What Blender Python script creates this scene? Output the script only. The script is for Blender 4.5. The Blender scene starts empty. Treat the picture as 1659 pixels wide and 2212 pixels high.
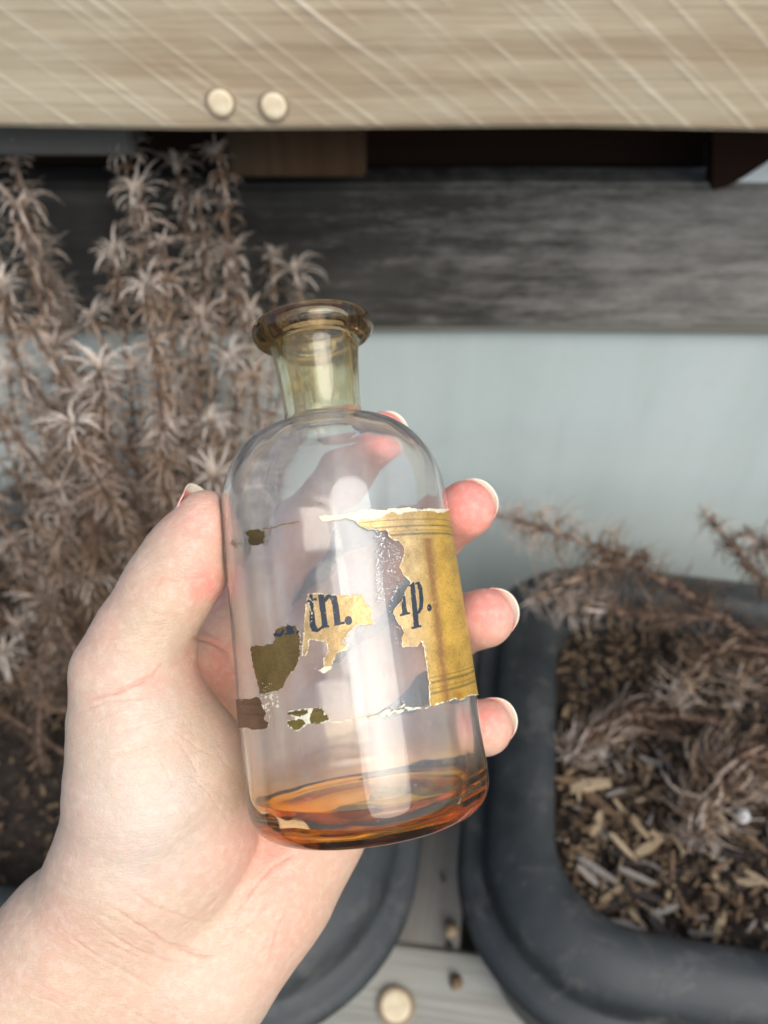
import bpy, bmesh, math, random
import numpy as np
from mathutils import Vector, Matrix

random.seed(7); RNG = np.random.RandomState(7)
S = bpy.context.scene
COL = S.collection
R = math.radians

# ---------------------------------------------------------------- camera
FPX, CX, CY = 1800.0, 829.5, 1106.0          # focal length and centre in units of a 1659 x 2212 picture
CAMH, PITCH = 0.70, R(45)
cam_d = bpy.data.cameras.new('camera'); cam = bpy.data.objects.new('camera', cam_d); COL.objects.link(cam)
cam.location = (0, 0, CAMH); cam.rotation_euler = (R(90) - PITCH, 0, 0)
cam_d.sensor_fit = 'VERTICAL'; cam_d.sensor_height = 36.0; cam_d.lens = 36.0 * FPX / 2212.0
cam_d.clip_start = 0.01; cam_d.clip_end = 200
cam_d.dof.use_dof = True; cam_d.dof.focus_distance = 0.188; cam_d.dof.aperture_fstop = 13.5
S.camera = cam

# ---------------------------------------------------------------- light
SUN_EL, SUN_AZ = 48.0, 150.0                 # azimuth measured clockwise from +Y
w = bpy.data.worlds.new('World'); S.world = w; w.use_nodes = True
nt = w.node_tree; bg = nt.nodes['Background']
sky = nt.nodes.new('ShaderNodeTexSky'); sky.sky_type = 'NISHITA'; sky.sun_disc = False
sky.sun_elevation = R(SUN_EL); sky.sun_rotation = R(SUN_AZ)
sky.air_density = 1.0; sky.dust_density = 2.0; sky.ozone_density = 1.0
nt.links.new(sky.outputs[0], bg.inputs[0]); bg.inputs[1].default_value = 0.12
sun_d = bpy.data.lights.new('sun', 'SUN'); sun = bpy.data.objects.new('sun', sun_d); COL.objects.link(sun)
sun_d.energy = 1.5; sun_d.angle = R(46); sun_d.color = (1.0, 0.965, 0.90)
sd = Vector((math.sin(R(SUN_AZ)) * math.cos(R(SUN_EL)), math.cos(R(SUN_AZ)) * math.cos(R(SUN_EL)), math.sin(R(SUN_EL))))
sun.rotation_euler = sd.to_track_quat('Z', 'Y').to_euler()
S.view_settings.view_transform = 'Standard'; S.view_settings.look = 'None'
S.view_settings.exposure = 0.90; S.view_settings.gamma = 1.0
cy = S.cycles
cy.use_denoising = True; cy.max_bounces = 16; cy.transmission_bounces = 14; cy.glossy_bounces = 6
cy.transparent_max_bounces = 24; cy.diffuse_bounces = 3; cy.sample_clamp_indirect = 15.0
cy.caustics_refractive = True; cy.caustics_reflective = True; cy.blur_glossy = 0.3

# ---------------------------------------------------------------- geometry helpers
RT = Vector((1, 0, 0)); UP = Vector((0, math.sin(PITCH), math.cos(PITCH))); FW = Vector((0, math.cos(PITCH), -math.sin(PITCH)))
CAMLOC = Vector((0, 0, CAMH))
MC = np.array([RT, UP, FW])                  # rows: camera axes in world
def ray(px, py): return RT * ((px - CX) / FPX) + UP * (-(py - CY) / FPX) + FW
def W(px, py, d): return CAMLOC + ray(px, py) * d                         # point at metres of depth
def onY(px, py, y): r = ray(px, py); return CAMLOC + r * (y / r.y)
def onZ(px, py, z): r = ray(px, py); return CAMLOC + r * ((z - CAMH) / r.z)
def cam_xyz(P):                              # world (n,3) -> camera frame x right, y up, z depth
    return (np.asarray(P) - np.array(CAMLOC)) @ MC.T
def project(P):
    c = cam_xyz(P); return CX + FPX * c[:, 0] / c[:, 2], CY - FPX * c[:, 1] / c[:, 2]

def h3(i, j, k=0):
    n = (i.astype(np.int64) * 73856093) ^ (j.astype(np.int64) * 19349663) ^ (np.int64(k) * 83492791)
    n = (n ^ (n >> 13)) * 1274126177; n = n & 0x7fffffff
    return (n % 100003) / 100003.0
def vnoise(x, y, k=0):
    xi = np.floor(x); yi = np.floor(y); fx = x - xi; fy = y - yi
    fx = fx * fx * (3 - 2 * fx); fy = fy * fy * (3 - 2 * fy)
    a = h3(xi, yi, k); b = h3(xi + 1, yi, k); c = h3(xi, yi + 1, k); d = h3(xi + 1, yi + 1, k)
    return (a * (1 - fx) + b * fx) * (1 - fy) + (c * (1 - fx) + d * fx) * fy
def fbm(x, y, k=0, o=4):
    s = 0; a = .5
    for q in range(o): s = s + a * vnoise(x * 2 ** q, y * 2 ** q, k + q); a *= .5
    return s / (1 - .5 ** o)

def link(name, me, mat=None, parent=None, smooth=True):
    o = bpy.data.objects.new(name, me); COL.objects.link(o)
    if mat: me.materials.append(mat)
    if parent: o.parent = parent
    if smooth and len(me.polygons): me.polygons.foreach_set('use_smooth', [True] * len(me.polygons))
    return o
def mesh(name, V, F, mat=None, parent=None, smooth=True):
    me = bpy.data.meshes.new(name); me.from_pydata([tuple(v) for v in V], [], [tuple(int(i) for i in f) for f in F]); me.update()
    return link(name, me, mat, parent, smooth)
def fast_mesh(name, V, Q, mat=None, parent=None, smooth=True):
    V = np.asarray(V, np.float32); Q = np.asarray(Q, np.int32); n = Q.shape[1]
    me = bpy.data.meshes.new(name)
    me.vertices.add(len(V)); me.vertices.foreach_set('co', V.ravel())
    me.loops.add(Q.size); me.loops.foreach_set('vertex_index', Q.ravel())
    me.polygons.add(len(Q)); me.polygons.foreach_set('loop_start', np.arange(0, Q.size, n, dtype=np.int32))
    me.update(calc_edges=True); me.validate()
    return link(name, me, mat, parent, smooth)
def empty(name, loc, label, cat, group=None, rot=(0, 0, 0)):
    o = bpy.data.objects.new(name, None); COL.objects.link(o); o.location = loc; o.rotation_euler = rot
    o.empty_display_size = .02
    o['label'] = label; o['category'] = cat
    if group: o['group'] = group
    return o
def tag(o, label=None, cat=None, group=None, kind=None):
    if label: o['label'] = label
    if cat: o['category'] = cat
    if group: o['group'] = group
    if kind: o['kind'] = kind
    return o
def attr(o, name, vals):
    a = o.data.attributes.new(name, 'FLOAT', 'POINT'); a.data.foreach_set('value', np.asarray(vals, np.float32))
def attr_col(o, name, rgb):
    a = o.data.color_attributes.new(name, 'FLOAT_COLOR', 'POINT')
    c = np.ones((len(rgb), 4), np.float32); c[:, :3] = rgb; a.data.foreach_set('color', c.ravel())

# ---------------------------------------------------------------- materials
class NT:
    def __init__(s, name):
        s.m = bpy.data.materials.new(name); s.m.use_nodes = True; s.t = s.m.node_tree
        s.b = s.t.nodes['Principled BSDF']; s.out = s.t.nodes['Material Output']
    def n(s, typ, **kw):
        nd = s.t.nodes.new('ShaderNode' + typ)
        for k, v in kw.items():
            if k in nd.inputs: nd.inputs[k].default_value = v
            else: setattr(nd, k, v)
        return nd
    def l(s, a, b): s.t.links.new(a, b)
    def coord(s, out='Object', scale=(1, 1, 1), rot=(0, 0, 0)):
        c = s.n('TexCoord'); mp = s.n('Mapping'); mp.inputs['Scale'].default_value = scale; mp.inputs['Rotation'].default_value = rot
        s.l(c.outputs[out], mp.inputs[0]); return mp.outputs[0]
    def noise(s, vec, scale, detail=4, rough=.55, dist=0):
        n = s.n('TexNoise'); n.inputs['Scale'].default_value = scale; n.inputs['Detail'].default_value = detail
        n.inputs['Roughness'].default_value = rough; n.inputs['Distortion'].default_value = dist
        s.l(vec, n.inputs['Vector']); return n.outputs['Fac']
    def ramp(s, fac, stops):
        r = s.n('ValToRGB'); e = r.color_ramp.elements
        while len(e) < len(stops): e.new(.5)
        for k, (p, c) in enumerate(stops):
            e[k].position = p; e[k].color = (c if hasattr(c, '__len__') else (c, c, c)) + (1,) if not hasattr(c, '__len__') or len(c) == 3 else c
        s.l(fac, r.inputs[0]); return r.outputs[0]
    def mix(s, fac, a, b, typ='MIX'):
        m = s.n('Mix', data_type='RGBA', blend_type=typ)
        for v, i in ((fac, 0), (a, 6), (b, 7)):
            if hasattr(v, 'is_linked') or hasattr(v, 'links'): s.l(v, m.inputs[i])
            elif i == 0: m.inputs[0].default_value = v
            else: m.inputs[i].default_value = (*v, 1)
        return m.outputs[2]
    def math(s, op, a, b=None, clamp=False):
        m = s.n('Math', operation=op, use_clamp=clamp)
        for v, i in ((a, 0), (b, 1)):
            if v is None: continue
            if isinstance(v, (int, float)): m.inputs[i].default_value = v
            else: s.l(v, m.inputs[i])
        return m.outputs[0]
    def bump(s, h, strength, dist, prev=None):
        b = s.n('Bump'); b.inputs['Strength'].default_value = strength; b.inputs['Distance'].default_value = dist
        s.l(h, b.inputs['Height'])
        if prev is not None: s.l(prev, b.inputs['Normal'])
        return b.outputs[0]
    def at(s, name):
        a = s.n('Attribute', attribute_name=name); return a

def wood(name, cols, along='X', fine=1.0, dark=0.0, saw=False, rough=.8, bump=.5):
    m = NT(name)
    if name in ('dark_red_timber', 'brown_post_timber', 'shade_weathered_board', 'grey_block'): m.b.inputs['Specular IOR Level'].default_value = .12
    st = {'X': (1.2, 14, 14), 'Y': (14, 1.2, 14), 'Z': (14, 14, 1.2)}[along]
    st2 = {'X': (6, 160, 160), 'Y': (160, 6, 160), 'Z': (160, 160, 6)}[along]
    v = m.coord('Object', tuple(q * fine for q in st)); v2 = m.coord('Object', tuple(q * fine for q in st2))
    a = m.noise(v, 2.2, 6, .6, .6); b = m.noise(v2, 1.0, 4, .6, .3); c = m.noise(m.coord('Object', (9, 9, 9)), 1.0, 4, .65)
    base = m.ramp(a, [(.25, cols[0]), (.5, cols[1]), (.75, cols[2])])
    base = m.mix(m.ramp(c, [(.35, 0.0), (.7, 0.6)]), base, cols[3])
    base = m.mix(m.ramp(b, [(.3, 0.0), (.7, 0.45)]), base, m.mix(1.0, base, (.55, .5, .46), 'MULTIPLY'))
    hgt = m.math('ADD', m.math('MULTIPLY', b, .6), m.math('MULTIPLY', a, .4))
    if saw:
        co = m.coord('Object'); sx = m.n('SeparateXYZ'); m.l(co, sx.inputs[0])
        for kx, kz, sc, wd, amt in ((.588, .81, 33, .07, .27), (.60, .80, 61, .12, .20), (.575, .82, 15, .03, .30)):
            z_ = m.math('ADD', m.math('MULTIPLY', sx.outputs[0], kx * sc), m.math('MULTIPLY', sx.outputs[2], kz * sc))
            jit = m.noise(m.coord('Object', (1.5, 1.5, 1.5)), 2.0 + sc * .02, 2, .5)
            fr = m.math('FRACT', m.math('ADD', z_, m.math('MULTIPLY', jit, .55)))
            brk = m.noise(m.coord('Object', (8, 8, 26)), 1.0 + sc * .012, 3, .6)
            band = m.math('MULTIPLY', m.ramp(fr, [(0, 0.0), (.5 - wd, 0.0), (.5, 1.0), (.5 + wd, .0)]), m.ramp(brk, [(.32, 0.0), (.66, 1.0)]))
            base = m.mix(m.math('MULTIPLY', band, amt), base, (.74, .68, .55))
            hgt = m.math('ADD', hgt, m.math('MULTIPLY', band, .3))
    m.l(base, m.b.inputs['Base Color']); m.b.inputs['Roughness'].default_value = rough
    m.l(m.bump(hgt, bump, .002), m.b.inputs['Normal'])
    return m.m

# ================================================================= BOTTLE
B_D, B_R = 0.211, 0.0290                     # distance of the axis, body radius (m)
f_dir = ray(752, 1338).normalized(); FOOT = CAMLOC + f_dir * B_D
v0 = (RT * -0.1208 + UP * 0.9927); AX = (v0 - f_dir * v0.dot(f_dir)).normalized()
BY = f_dir.copy(); BX = BY.cross(AX).normalized()
T0 = -0.0492                                 # base of the bottle along the axis
BASE = FOOT + AX * T0
BM = Matrix((BX, BY, AX)).transposed().to_4x4(); BM.translation = BASE
BMn = np.array([BX, BY, AX])
def bottle_local(P): return (np.asarray(P) - np.array(BASE)) @ BMn.T
def bottle_world(P): return np.asarray(P) @ BMn + np.array(BASE)

# outer profile (radius, height above base) in metres
def arc(cx, cz, rx, rz, a0, a1, n):
    return [(cx + rx * math.cos(R(a0 + (a1 - a0) * i / n)), cz + rz * math.sin(R(a0 + (a1 - a0) * i / n))) for i in range(n + 1)]
PO = [(0.0001, .0035), (.012, .0030), (.019, .0010), (.0222, .0000)]
PO += arc(.0222, .0078, .0073, .0078, -90, 0, 9)[1:]
PO += [(.0294, .020), (.0292, .040), (.0288, .060), (.0285, .0780)]
PO += arc(.0095, .0780, .0190, .0222, 0, 80, 14)[1:]
PO += [(.0110, .1004), (.0101, .1015), (.0099, .1035), (.0101, .108), (.0106, .113), (.0112, .1185), (.0115, .1205)]
PO += [(.0123, .1214)] + arc(.0128, .1247, .0031, .0033, -80, 90, 9) + [(.0115, .1279), (.0098, .1276), (.0088, .1264)]
PI = [(.0090, .1245), (.0089, .120), (.0084, .113), (.0079, .106), (.0077, .1020), (.0083, .0996), (.0102, .0982)]
PI += arc(.0087, .0780, .0183, .0204, 80, 0, 12)[1:]
PI += [(.0272, .060), (.0275, .040), (.0277, .020), (.0276, .0110)] + arc(.0211, .0106, .0065, .0068, 0, -90, 7)[1:] + [(.012, .0040), (.0001, .0048)]
def outer_r(z):
    zs = np.array([p[1] for p in PO[3:-3]]); rs = np.array([p[0] for p in PO[3:-3]])
    o = np.argsort(zs, kind='stable'); return np.interp(z, zs[o], rs[o], left=.0222, right=.0)
def inner_r(z):
    q = PI[7:]; zs = np.array([p[1] for p in q]); rs = np.array([p[0] for p in q]); o = np.argsort(zs); return np.interp(z, zs[o], rs[o])

def lathe(prof, n, wob=None):
    V = []; Fc = []
    for j, (r, z) in enumerate(prof):
        for i in range(n):
            th = 2 * math.pi * i / n; rr = r + (wob(th, z, j) if wob else 0)
            V.append((rr * math.cos(th), rr * math.sin(th), z))
    for j in range(len(prof) - 1):
        for i in range(n):
            a = j * n + i; b = j * n + (i + 1) % n
            Fc.append((a, b, b + n, a + n))
    return V, Fc
def densify(prof, step):
    out = [prof[0]]
    for a, b in zip(prof[:-1], prof[1:]):
        L = math.hypot(a[0] - b[0], a[1] - b[1]); k = max(1, int(L / step))
        for i in range(1, k + 1): out.append((a[0] + (b[0] - a[0]) * i / k, a[1] + (b[1] - a[1]) * i / k))
    return out
PROF_O = densify(PO, .0022); NO = len(PROF_O); PROF = PROF_O + densify(PI, .0022)
def wob(th, z, j):
    if j < NO:
        k = 1 if .02 < z < .08 else .5
        return k * (.00006 * math.sin(3 * th + 40 * z) + .00004 * math.sin(7 * th - 1.2 + 25 * z) + .00003 * math.sin(13 * th + 2))
    if j > len(PROF) - 8: return 0
    k = 1 if z < .08 else .4
    return k * (.00016 * math.sin(4 * th + .6 + 20 * z) + .00008 * math.sin(9 * th + 1.3 - 18 * z) + .00006 * math.sin(15 * th + 12 * z) + .00003 * math.sin(23 * th))

# --- glass
g = NT('old_clear_glass')
g.b.inputs['Transmission Weight'].default_value = 1.0; g.b.inputs['IOR'].default_value = 1.46
co = g.coord('Object'); sx = g.n('SeparateXYZ'); g.l(co, sx.inputs[0])
neck = g.ramp(sx.outputs[2], [(.098, 0.0), (.103, 1.0)])
lip = g.ramp(sx.outputs[2], [(.1185, 0.0), (.1225, 1.0)])
heel = g.ramp(sx.outputs[2], [(.011, 1.0), (.0165, 0.0)])
tint = g.mix(neck, (.992, .985, .955), (.95, .93, .74))
tint = g.mix(g.math('MULTIPLY', heel, .6), tint, (.95, .72, .22))
st = g.noise(g.coord('Object', (1, 1, .6)), 210, 4, .6, .4)
lipn = g.noise(g.coord('Object', (1, 1, .35)), 150, 5, .6, .8)
tint = g.mix(g.math('MULTIPLY', lip, g.ramp(lipn, [(.36, .45), (.62, 1.0)])), tint, (.62, .40, .16))
g.l(tint, g.b.inputs['Base Color'])
dirt = g.noise(g.coord('Object', (1, 1, .5)), 500, 5, .7)
g.l(g.ramp(dirt, [(.45, .01), (.75, .13)]), g.b.inputs['Roughness'])
wav = g.noise(g.coord('Object', (1, 1, .35)), 70, 2, .5)
fl = g.noise(co, 900, 2, .6)
g.l(g.bump(g.math('ADD', g.math('MULTIPLY', wav, 1.0), g.math('MULTIPLY', fl, .015)), .22, .0006), g.b.inputs['Normal'])
# baked-on specks and stains in the surface
stain = g.n('BsdfPrincipled'); stain.inputs['Roughness'].default_value = .6
g.l(g.mix(lip, g.mix(neck, (.93, .90, .86), (.50, .38, .12)), (.075, .028, .006)), stain.inputs['Base Color'])
film = g.ramp(g.noise(g.coord('Object', (1, 1, .12)), 130, 4, .6, .3), [(.34, .035), (.55, .075), (.74, .18)])
wet = g.ramp(sx.outputs[2], [(.012, .15), (.020, 1.0)]); film = g.math('MULTIPLY', film, wet)
specks = g.ramp(g.noise(co, 1000, 3, .75), [(.66, 0.0), (.74, .5)])
neckst = g.math('MULTIPLY', neck, g.ramp(st, [(.52, 0.0), (.70, .42)]))
sxx = g.n('SeparateXYZ'); g.l(co, sxx.inputs[0])
left = g.ramp(sxx.outputs[0], [(0.0, 1.0), (.001, 1.0)])
lx = g.math('MULTIPLY_ADD', sxx.outputs[0], -60.0); lx.node.inputs[2].default_value = .22; lx.node.use_clamp = True
lipst = g.math('MULTIPLY', lip, g.math('MULTIPLY', lx, g.ramp(lipn, [(.40, .0), (.55, .95)])))
fac = g.math('MAXIMUM', g.math('MULTIPLY', specks, .45), g.math('MAXIMUM', g.math('MAXIMUM', neckst, film), lipst), clamp=True)
ms = g.n('MixShader'); g.l(fac, ms.inputs[0]); g.l(g.b.outputs[0], ms.inputs[1]); g.l(stain.outputs[0], ms.inputs[2])
g.l(ms.outputs[0], g.out.inputs['Surface'])

bottle = empty('glass_bottle', BASE, 'old clear glass bottle with flared lip, amber residue and torn gold label in the hand', 'bottle')
bottle.rotation_euler = BM.to_euler()
V, Fc = lathe(PROF, 144, wob); glass = mesh('glass_body', V, Fc, g.m, bottle)

# --- liquid residue
lq = NT('amber_liquid'); lq.b.inputs['Transmission Weight'].default_value = 1.0; lq.b.inputs['IOR'].default_value = 1.40
lq.b.inputs['Roughness'].default_value = .03
lq.b.inputs['Base Color'].default_value = (1.0, .76, .06, 1)
ab = lq.n('VolumeAbsorption'); ab.inputs['Color'].default_value = (1.0, .66, .02, 1); ab.inputs['Density'].default_value = 75
lq.l(ab.outputs[0], lq.out.inputs['Volume'])
LV = []; LF = []; nl = 96; zl = .0072
rows = [(.0002, .0046), (.012, .0038), (.0206, .0036)] + [(.0211 + .0067 * math.cos(R(a)), .0106 + .0070 * math.sin(R(a))) for a in (-78, -68, -58, -48)]
def surf_z(th, r):
    y = r * math.sin(th); x = r * math.cos(th)
    return zl - .045 * y + .0006 * math.sin(2 * th + .8) * (r / .027)
for (r, z) in rows:
    for i in range(nl): th = 2 * math.pi * i / nl; LV.append((r * math.cos(th), r * math.sin(th), z))
for r in (.0266, .0262, .0252, .023, .018, .012, .006, .0002):
    for i in range(nl):
        th = 2 * math.pi * i / nl; men = .0011 * math.exp(-(.0267 - r) / .0007)
        LV.append((r * math.cos(th), r * math.sin(th), surf_z(th, r) + men))
for j in range(len(rows) + 7):
    for i in range(nl):
        a = j * nl + i; b = j * nl + (i + 1) % nl; LF.append((a, b, b + nl, a + nl))
mesh('amber_residue', LV, LF, lq.m, bottle)

# --- paper label: pieces traced as outlines, cut out of a curved sheet on the body
def cl(pts): return [((850 + x / 1.508) * .54861, (1900 + y / 1.508) * .54861) for x, y in pts]   # outline -> picture units
def inpoly(px, py, poly):
    ins = np.zeros(px.shape, bool); n = len(poly)
    for i in range(n):
        x1, y1 = poly[i]; x2, y2 = poly[(i + 1) % n]
        if y1 == y2: continue
        c = ((y1 > py) != (y2 > py)) & (px < (x2 - x1) * (py - y1) / (y2 - y1) + x1); ins ^= c
    return ins
def polydist(px, py, poly, closed=True):
    d = np.full(px.shape, 1e9); n = len(poly)
    for i in range(n if closed else n - 1):
        x1, y1 = poly[i]; x2, y2 = poly[(i + 1) % n]; vx, vy = x2 - x1, y2 - y1; L = vx * vx + vy * vy + 1e-9
        t = np.clip(((px - x1) * vx + (py - y1) * vy) / L, 0, 1)
        d = np.minimum(d, np.hypot(px - x1 - t * vx, py - y1 - t * vy))
    return d
PA = cl([(600,205),(650,190),(690,193),(780,183),(850,165),(900,158),(1000,163),(1040,152),(1140,148),(1220,160),(1280,150),(1360,158),(1420,160),(1440,300),(1470,500),(1510,700),(1540,900),(1570,1100),(1590,1262),(1535,1262),(1480,1278),(1450,1295),(1410,1288),(1340,1318),(1262,1332),(1258,1200),(1252,1130),(1240,1050),(1228,980),(1215,950),(1190,975),(1150,975),(1105,982),(1095,930),(1110,890),(1095,860),(1062,810),(1045,770),(1065,735),(1100,700),(1115,650),(1150,595),(1110,550),(1085,500),(1100,460),(1115,420),(1110,380),(1085,350),(1050,345),(1020,320),(1010,285),(960,290),(900,280),(850,260),(825,232),(760,215),(690,230),(640,232)])
PB = cl([(548,658),(600,652),(660,660),(720,668),(780,665),(870,665),(885,700),(905,725),(925,745),(935,770),(915,785),(930,810),(948,835),(900,848),(850,850),(800,880),(770,920),(755,950),(795,965),(770,1005),(725,1012),(700,1060),(690,1110),(640,1135),(600,1120),(640,1090),(635,1050),(665,1000),(650,950),(610,940),(560,935),(550,1000),(540,1030),(508,1035),(515,960),(520,880),(525,800),(530,730)])
PD = cl([(338,905),(352,875),(380,860),(430,835),(450,850),(470,845),(500,880),(505,960),(500,1050),(470,1110),(430,1160),(410,1200),(370,1240),(330,1245),(290,1255),(260,1255),(250,1180),(225,1100),(215,1020),(208,975),(240,965),(290,965),(340,955),(350,930)])
PE = cl([(60,1285),(135,1287),(180,1285),(250,1275),(270,1290),(285,1340),(305,1360),(300,1400),(318,1430),(310,1460),(260,1470),(200,1465),(150,1460),(90,1455)])
PG = cl([(430,1355),(480,1345),(560,1332),(640,1333),(655,1370),(690,1412),(620,1438),(550,1435),(520,1462),(500,1478),(450,1465),(420,1440),(430,1410),(470,1398),(425,1380)])
PH = cl([(178,290),(210,278),(262,275),(268,290),(290,290),(288,365),(225,380),(190,350),(200,325),(178,310)])
PK = cl([(670,1418),(760,1408),(860,1395),(960,1375),(1010,1345),(1100,1325),(1115,1290),(1130,1330),(1180,1330),(1262,1328),(1262,1340),(1180,1350),(1110,1365),(1000,1392),(900,1405),(800,1420),(690,1432)])
PJ = cl([(280,268),(360,255),(440,232),(500,228),(498,240),(440,248),(362,266),(282,280)])
PM = cl([(262,1255),(290,1262),(330,1255),(372,1262),(380,1330),(365,1345),(340,1320),(325,1350),(330,1380),(318,1420),(296,1400),(300,1360),(280,1330)])
PN = cl([(85,345),(120,335),(165,330),(160,350),(135,370),(118,400),(100,395),(88,365)])
# ink shapes
INK = [cl(p) for p in (
    [(607,668),(642,662),(668,858),(634,865)], [(640,700),(652,672),(680,655),(712,660),(722,690),(744,838),(708,850),(686,700),(672,690),(645,720)],
    [(625,868),(632,852),(672,846),(676,858)], [(700,852),(706,836),(764,826),(768,840)],
    [(556,662),(574,650),(594,840),(606,868),(628,852),(634,828),(622,822),(640,826),(634,866),(606,890),(572,884),(558,850)], [(526,702),(600,684),(602,700),(528,720)],
    [(336,880),(354,866),(366,892),(384,896),(398,866),(412,868),(404,902),(384,918),(356,914),(340,900)],
    [(416,862),(444,838),(456,838),(462,880),(470,880),(470,896),(414,908),(412,894),(424,890)], [(470,842),(498,836),(508,878),(522,876),(524,890),(480,902),(478,888),(486,884)],
    [(1098,690),(1116,640),(1136,770),(1152,768),(1154,780),(1092,796),(1090,784),(1104,778)],
    [(1142,604),(1176,590),(1204,846),(1218,844),(1220,858),(1160,872),(1158,860),(1172,854),(1152,620),(1140,616)],
    [(1180,596),(1204,588),(1222,620),(1230,690),(1226,748),(1204,780),(1182,782),(1181,770),(1196,764),(1204,740),(1206,690),(1200,640),(1192,606),(1181,608)])]
INKC = [(787, 819, 22, 27), (1265, 744, 14, 22)]
def paper_piece(polys, label, rough_amp=3.0, base=(.50, .31, .075), torn=2.4, white_poly=None, allwhite=False, dark=0.0, step=.000125, seed=0, keep=1.0, grain=5.0):
    # find the angular window covered by the outlines
    xs = [p[0] for q in polys for p in q]; ys = [p[1] for q in polys for p in q]
    nth = int(math.pi * .0295 / step); th = np.linspace(-math.pi, 0, nth)           # angle; -90 deg faces the camera
    zz = np.arange(.018, .085, step)
    TH, ZZ = np.meshgrid(th, zz, indexing='ij'); RR = outer_r(ZZ) + .00012
    P = np.stack([RR * np.cos(TH), RR * np.sin(TH), ZZ], -1).reshape(-1, 3); Pw = bottle_world(P)
    px, py = project(Pw)
    c = cam_xyz(Pw); cc = cam_xyz(bottle_world(np.array([[0, 0, 0.05]])))[0]
    n = bottle_world(P * np.array([1, 1, 0]) * 1.0 + np.array([0, 0, 0])) - bottle_world(np.zeros((1, 3)))
    facing = -np.einsum('ij,ij->i', n, Pw - np.array(CAMLOC)) > 0.0
    jx = px + rough_amp * (fbm(px / 9, py / 9, seed) - .5) * 2 + 3.6 * (fbm(px / 3.4, py / 3.4, seed + 9, 3) - .5)
    jy = py + rough_amp * (fbm(px / 9, py / 9, seed + 4) - .5) * 2 + 3.6 * (fbm(px / 3.4, py / 3.4, seed + 13, 3) - .5)
    ins = np.zeros(px.shape, bool)
    for q in polys: ins |= inpoly(jx, jy, q)
    ins &= facing
    if keep < 1: ins &= (fbm(px / grain, py / grain, seed + 31) < keep)
    M = ins.reshape(TH.shape); cell = M[:-1, :-1] & M[1:, :-1] & M[:-1, 1:] & M[1:, 1:]
    nz = len(zz); idx = np.arange(M.size).reshape(M.shape)
    Q = np.stack([idx[:-1, :-1][cell], idx[1:, :-1][cell], idx[1:, 1:][cell], idx[:-1, 1:][cell]], -1)
    used = np.unique(Q); remap = -np.ones(M.size, int); remap[used] = np.arange(len(used)); Q = remap[Q]
    P = P[used]; px = px[used]; py = py[used]; jx = jx[used]; jy = jy[used]
    edge = np.full(px.shape, 1e9)
    for q in polys: edge = np.minimum(edge, polydist(jx, jy, q))
    # slight curl and wrinkle of the sheet
    lift = .00010 * fbm(px / 14, py / 14, seed + 5) + .00022 * np.exp(-edge / 2.0) * fbm(px / 8, py / 8, seed + 6)
    rr = np.hypot(P[:, 0], P[:, 1]); k = (rr + lift) / rr; P[:, 0] *= k; P[:, 1] *= k
    base = np.array(base); n1 = fbm(px / 22, py / 30, seed + 2)[:, None]; n2 = fbm(px / 3, py / 3, seed + 3, 3)[:, None]
    colr = base * (.62 + .72 * n1) * (.86 + .28 * n2)
    # printed border rules, at fixed heights round the label
    z = P[:, 2] + .00015 * (fbm(px / 40, py / 40, 3) - .5)
    def rule(z0, wd, amt, c): 
        nonlocal colr
        f = (amt * np.clip(1.4 - np.abs(z - z0) / wd, 0, 1) * (.55 + .6 * fbm(px / 5, py / 5, 77)))[:, None]; f = np.clip(f, 0, 1)
        colr = colr * (1 - f) + np.array(c) * f
    for z0, wd, am in ((.0698, .00012, .8), (.0683, .00022, .8), (.0672, .00013, .55), (.0664, .00030, .85), (.0342, .00012, .8), (.0331, .00032, .85), (.0318, .00013, .6), (.0308, .00026, .85)):
        rule(z0, wd, am, (.17, .13, .035) if not dark else (.10, .06, .03))
    lines = dark and True
    if base[0] > .6:                                   # the big piece is tan at its torn side, golden further round
        gx = np.clip(((px / .54861 - 850) * 1.508 - 1180) / 160, 0, 1)[:, None]
        colr = colr * (1 - (1 - gx) * (1 - np.array((.90, 1.05, 2.5))))
    # ageing spots and fibres
    fb_ = vnoise((px + py * .35) / 2.2, (py - px * .35) / .9, 52)[:, None]; colr = colr * np.where(fb_ > .86, .72, 1.0)
    sp = fbm(px / 2.2, py / 2.2, 51, 2)[:, None]; colr = colr * np.where(sp > .80, .55, 1.0)
    # rubbed vertical stripe on the big piece
    cxp = (px / .54861 - 850) * 1.508; cyp = (py / .54861 - 1900) * 1.508
    sxp = 1255 + (cyp - 350) * .118
    band = np.exp(-((cxp - sxp) / 26) ** 2) * (cyp > 330) * (.35 + .9 * fbm(px / 4, py / 7, 61))
    band = np.clip(band * 1.25, 0, 1)[:, None]; colr = colr * (1 - .85 * band) + np.array((.30, .14, .055)) * .85 * band
    hot = np.exp(-(((cxp - 1440) / 22) ** 2 + ((cyp - 1265) / 26) ** 2))[:, None]; colr = colr * (1 - .8 * hot) + np.array((.40, .17, .015)) * .8 * hot
    ink = np.zeros(px.shape, bool)
    for q in INK: ink |= inpoly(px, py, q)
    for a, b, ra, rb in INKC: ink |= ((cxp - a) / ra) ** 2 + ((cyp - b) / rb) ** 2 < 1
    wear = fbm(px / 2.6, py / 2.6, 91, 3); worn = (np.abs(cxp - 562) < 34) & (cyp > 690) & (cyp < 830)
    ink &= ~(worn & (wear > .66)); ink &= ~(wear > .83)
    whit = (edge < torn * (-1.3 + 4.6 * fbm(px / 6, py / 6, seed + 8))) 
    whit |= worn & (wear > .70)
    if white_poly: whit |= inpoly(jx, jy, white_poly)
    if allwhite: whit[:] = True
    colr[ink] = np.array((.012, .016, .022)) * (1 + n2[ink])
    colr[whit] = np.array((.70, .64, .46)) * (.75 + .35 * n2[whit])
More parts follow.
